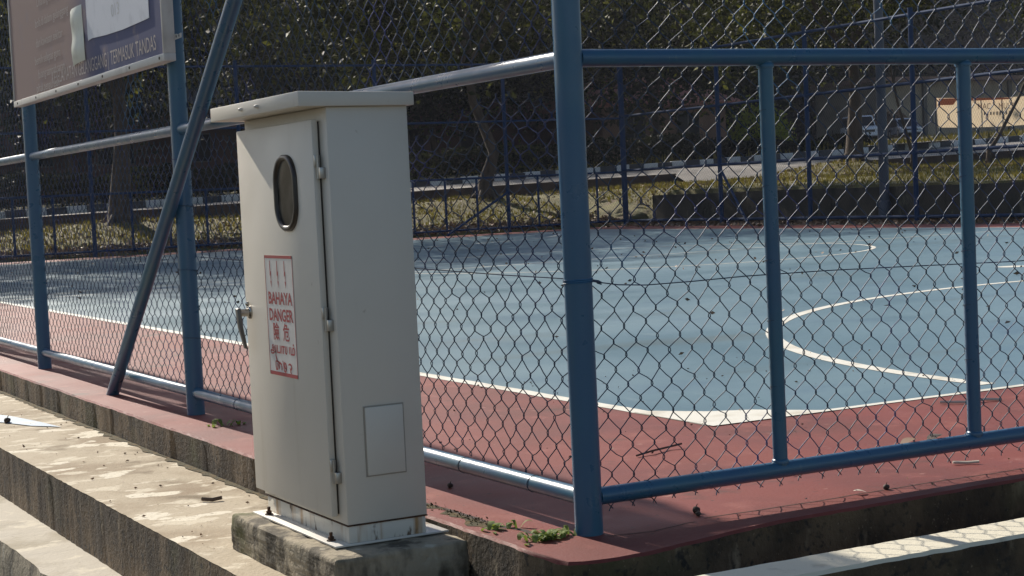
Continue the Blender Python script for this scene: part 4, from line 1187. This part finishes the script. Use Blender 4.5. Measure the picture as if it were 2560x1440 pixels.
# ------------------------------------------------------------------ buildings
def building(name, label, x0, x1, y, depth, zb, h, wall, roofm, wins, pitch=1.6, eave=.6):
    t = empty(name, ((x0+x1)/2, y+depth/2, zb)); tag(t, label, 'building')
    w = (x1-x0)/2; d = depth/2
    MB().box(-w, w, -d, d, -1.0, h).build('wall', wall, t)
    rf = MB()
    rf.add([(-w-eave, -d-eave, h+.02), (w+eave, -d-eave, h+.02), (w+eave, d+eave, h+.02), (-w-eave, d+eave, h+.02), (-w+d*.6, 0, h+pitch), (w-d*.6, 0, h+pitch),
            (-w-eave, -d-eave, h-.14), (w+eave, -d-eave, h-.14), (w+eave, d+eave, h-.14), (-w-eave, d+eave, h-.14)],
           [(0, 1, 5, 4), (1, 2, 5), (2, 3, 4, 5), (3, 0, 4), (6, 7, 1, 0), (7, 8, 2, 1), (8, 9, 3, 2), (9, 6, 0, 3), (9, 8, 7, 6)])
    rf.build('roof', roofm, t)
    for (wx, wz, ww, wh) in wins:
        f = MB().box(wx-ww/2, wx+ww/2, -d-.06, -d+.02, wz-wh/2, wz+wh/2).build('window', M['frame_dark'], t)
        for s_ in (-1, 1):
            MB().box(wx+s_*ww/4-ww/4+.04, wx+s_*ww/4+ww/4-.04, -d-.075, -d-.05, wz-wh/2+.05, wz+wh/2-.05).build('pane', M['glass_dark'], f)
    return t
building('brown_house', 'small brown rendered house with red tiled roof among trees', 36.6, 43.2, 60, 6, gz1(40, 60), 2.5, M['wall_brown'], M['roof'], [(-1.7, 1.5, 1.2, 1.1), (1.2, 1.5, 1.2, 1.1)])
building('maroon_building', 'long low dark maroon building shaded by trees behind the hedge', 10, 36, 65, 8, gz1(22, 65), 3.6, M['wall_dark'], M['frame_dark'], [(-10+3.3*i, 1.8, 1.5, 1.2) for i in range(7)], pitch=1.0)
bb = empty('beige_building', (98.0, 105, gz1(98, 105))); tag(bb, 'plain beige building with dark columns behind the banner', 'building')
MB().box(-7.6, 24, 0, 8, -1, 4.7).build('wall', M['wall_beige'], bb)
MB().box(-8.4, 24.8, -1.2, 8.6, 4.7, 5.05).build('roof', M['wall_brown'], bb)
for i in range(7):
    MB().box(-7.4+4.8*i-.18, -7.4+4.8*i+.18, -.22, .05, -1, 4.69).build('column', M['frame_dark'], bb)

# ------------------------------------------------------------------ lamp pole, banner, vehicles
lp = empty('lamp_pole', (19.98, 22.1, 0.035)); tag(lp, 'tall grey lamp pole between the side fence and the retaining wall', 'lamp pole')
MB().tube([(0, 0, -.9), (0, 0, 0), (0, 0, 3.5), (0, 0, 7.2)], [.10, .098, .092, .075], 16).build('pole', M['pole'], lp, smooth=60)
MB().tube([(0, 0, -.05), (0, 0, .35), (0, 0, .40)], [.13, .125, .095], 16).build('base_sleeve', M['pole'], lp, smooth=60)
MB().tube([(0, 0, 7.1), (-.3, 0, 7.4), (-1.0, 0, 7.5)], [.05, .04, .035], 10).build('arm', M['pole'], lp, smooth=60)
MB().box(-1.6, -.95, -.14, .14, 7.42, 7.54).build('lamp_head', M['pole'], lp, bevel=.03)

bn = empty('banner', (47.3, 48, gz1(47.3, 48))); tag(bn, 'cream banner with orange top band tied between thin posts', 'banner')
zb_ = gz1(47.3, 48)
def bz(z): return z-zb_
sh = MB(); nxx = 24; vs = []; fs = []
for i in range(nxx+1):
    t = i/nxx; x = 44.98+t*5.0
    for j in range(7):
        s_ = j/6
        vs.append((x-47.3, .05*math.sin(t*9+s_*2)+.03*math.sin(t*23), bz(2.72+1.18*s_ - .05*math.sin(math.pi*t))))
for i in range(nxx):
    for j in range(6): fs.append((i*7+j, (i+1)*7+j, (i+1)*7+j+1, i*7+j+1))
sh.add(vs, fs).build('sheet', M['banner'], bn, smooth=80)
ob = MB()
ob.add([(-2.31, -.10, bz(3.60)), (-1.55, -.10, bz(3.60)), (-1.3, -.10, bz(3.86)), (-2.31, -.10, bz(3.86))], [(0, 1, 2, 3)])
ob.add([(-1.2, -.10, bz(3.74)), (1.6, -.10, bz(3.78)), (1.6, -.10, bz(3.85)), (-1.2, -.10, bz(3.86))], [(0, 1, 2, 3)])
ob.build('orange_band', M['orange'], bn)
for wd, wx in (('10', -.75), ('MAC', .1), ('MULTI', 1.35)):
    text_mesh('lettering', wd, .34, M['orange_txt'], bn, (wx, -.11, bz(3.50)), FACE_F, 1.0)
for k in range(9):                                              # second line, worn past reading
    wx = .05+k*.17; hh = random.uniform(.06, .085)
    MB().add([(wx, -.11, bz(3.22)-hh), (wx+random.uniform(.07, .12), -.11, bz(3.22)-hh), (wx+.10, -.11, bz(3.22)+hh), (wx+.02, -.11, bz(3.22)+hh)], [(0, 1, 2, 3)]).build('lettering', M['brown_txt'], bn)
for px in (-2.32, -.02, 1.2, 2.68):
    MB().tube([(px, .1, -.3), (px, .1, bz(3.95))], .035, 8).build('post', M['pole'], bn, smooth=60)

def vehicle(name, label, loc, rz, length, width, height, bonnet, paint, cat):
    t = empty(name, loc, (0, 0, rz)); tag(t, label, cat)
    h0 = .28; belt = height*.56
    l2 = length/2
    def body_prof():
        return [(-l2, h0), (-l2+.02, belt*.9), (-l2+.12, belt), (l2-bonnet, belt+.02), (l2-.15, belt*.86), (l2, belt*.62), (l2-.02, h0)]
    MB().prism(body_prof(), width, lambda u, v, w: (u, w-width/2, v)).build('body', paint, t, bevel=.04)
    cab_ = [(-l2+.16, belt-.02), (-l2+.34, height-.06), (-l2+.5, height), (l2-bonnet-.75, height), (l2-bonnet-.55, height-.05), (l2-bonnet+.12, belt-.02)]
    cb = MB().prism(cab_, width-.16, lambda u, v, w: (u, w-(width-.16)/2, v)).build('cabin', paint, t, bevel=.04)
    gl_ = [(-l2+.28, belt+.04), (-l2+.44, height-.12), (l2-bonnet-.70, height-.12), (l2-bonnet-.05, belt+.04)]
    for s_ in (-1, 1):
        yy = s_*(width/2-.075)
        MB().prism(gl_, .012, lambda u, v, w: (u, yy+s_*w, v)).build('side_window', M['glass_dark'], cb)
    wsx = [(l2-bonnet+.10, belt+.02), (l2-bonnet-.53, height-.09)]
    MB().add([(wsx[0][0]+.03, -width/2+.16, wsx[0][1]), (wsx[0][0]+.03, width/2-.16, wsx[0][1]), (wsx[1][0]+.03, width/2-.2, wsx[1][1]), (wsx[1][0]+.03, -width/2+.2, wsx[1][1])], [(0, 1, 2, 3)]).build('windscreen', M['glass_dark'], cb)
    for sx in (-l2+.75, l2-.8):
        for s_ in (-1, 1):
            wh = MB().tube([(sx, s_*(width/2-.20), .31), (sx, s_*(width/2+.01), .31)], .31, 20).build('wheel', M['tyre'], t, smooth=40)
            MB().tube([(sx, s_*(width/2+.01), .31), (sx, s_*(width/2+.025), .31)], .18, 14).build('rim', M['hinge'], wh, smooth=40)
    for s_ in (-1, 1):
        MB().box(l2-.10, l2+.015, s_*(width/2-.28)-.16, s_*(width/2-.28)+.16, belt*.64, belt*.82).build('headlight', M['lamp_lens'], t, bevel=.03)
    MB().box(l2-.05, l2+.03, -width/2+.05, width/2-.05, h0+.02, h0+.22).build('bumper', paint, t, bevel=.03)
    MB().box(l2-.02, l2+.02, -.45, .45, belt*.55, belt*.72).build('grille', M['rubber'], t)
    return t
def gv(x, y): return (x, y, gz1(x, y)+.05)
vehicle('parked_van', 'white van parked on the side road behind the thick tree trunk', gv(80.6, 95.5), R(-112), 4.2, 1.75, 1.85, .9, M['car_white'], 'van')
vehicle('parked_car', 'silver car parked beside the white van under the trees', gv(84.0, 94.4), R(-118), 4.2, 1.7, 1.45, 1.15, M['car_silver'], 'car')

# ------------------------------------------------------------------ thin haze added to lift dark tones like a lens veil
hz = MB().box(-520, 520, -520, 520, -1.8, 34)
me = hz.build('haze', None)
hm = bpy.data.materials.new('haze'); hm.use_nodes = True
hn = hm.node_tree; hn.nodes.remove(hn.nodes['Principled BSDF'])
pv = hn.nodes.new('ShaderNodeVolumePrincipled')
pv.inputs['Color'].default_value = (0.84, 0.86, 0.98, 1)
pv.inputs['Density'].default_value = 0.00024
pv.inputs['Anisotropy'].default_value = 0.55
hn.links.new(pv.outputs[0], hn.nodes['Material Output'].inputs['Volume'])
me.data.materials.append(hm)
tag(me, 'thin pale haze added over the court to lift the dark tones', 'haze', kind='stuff')
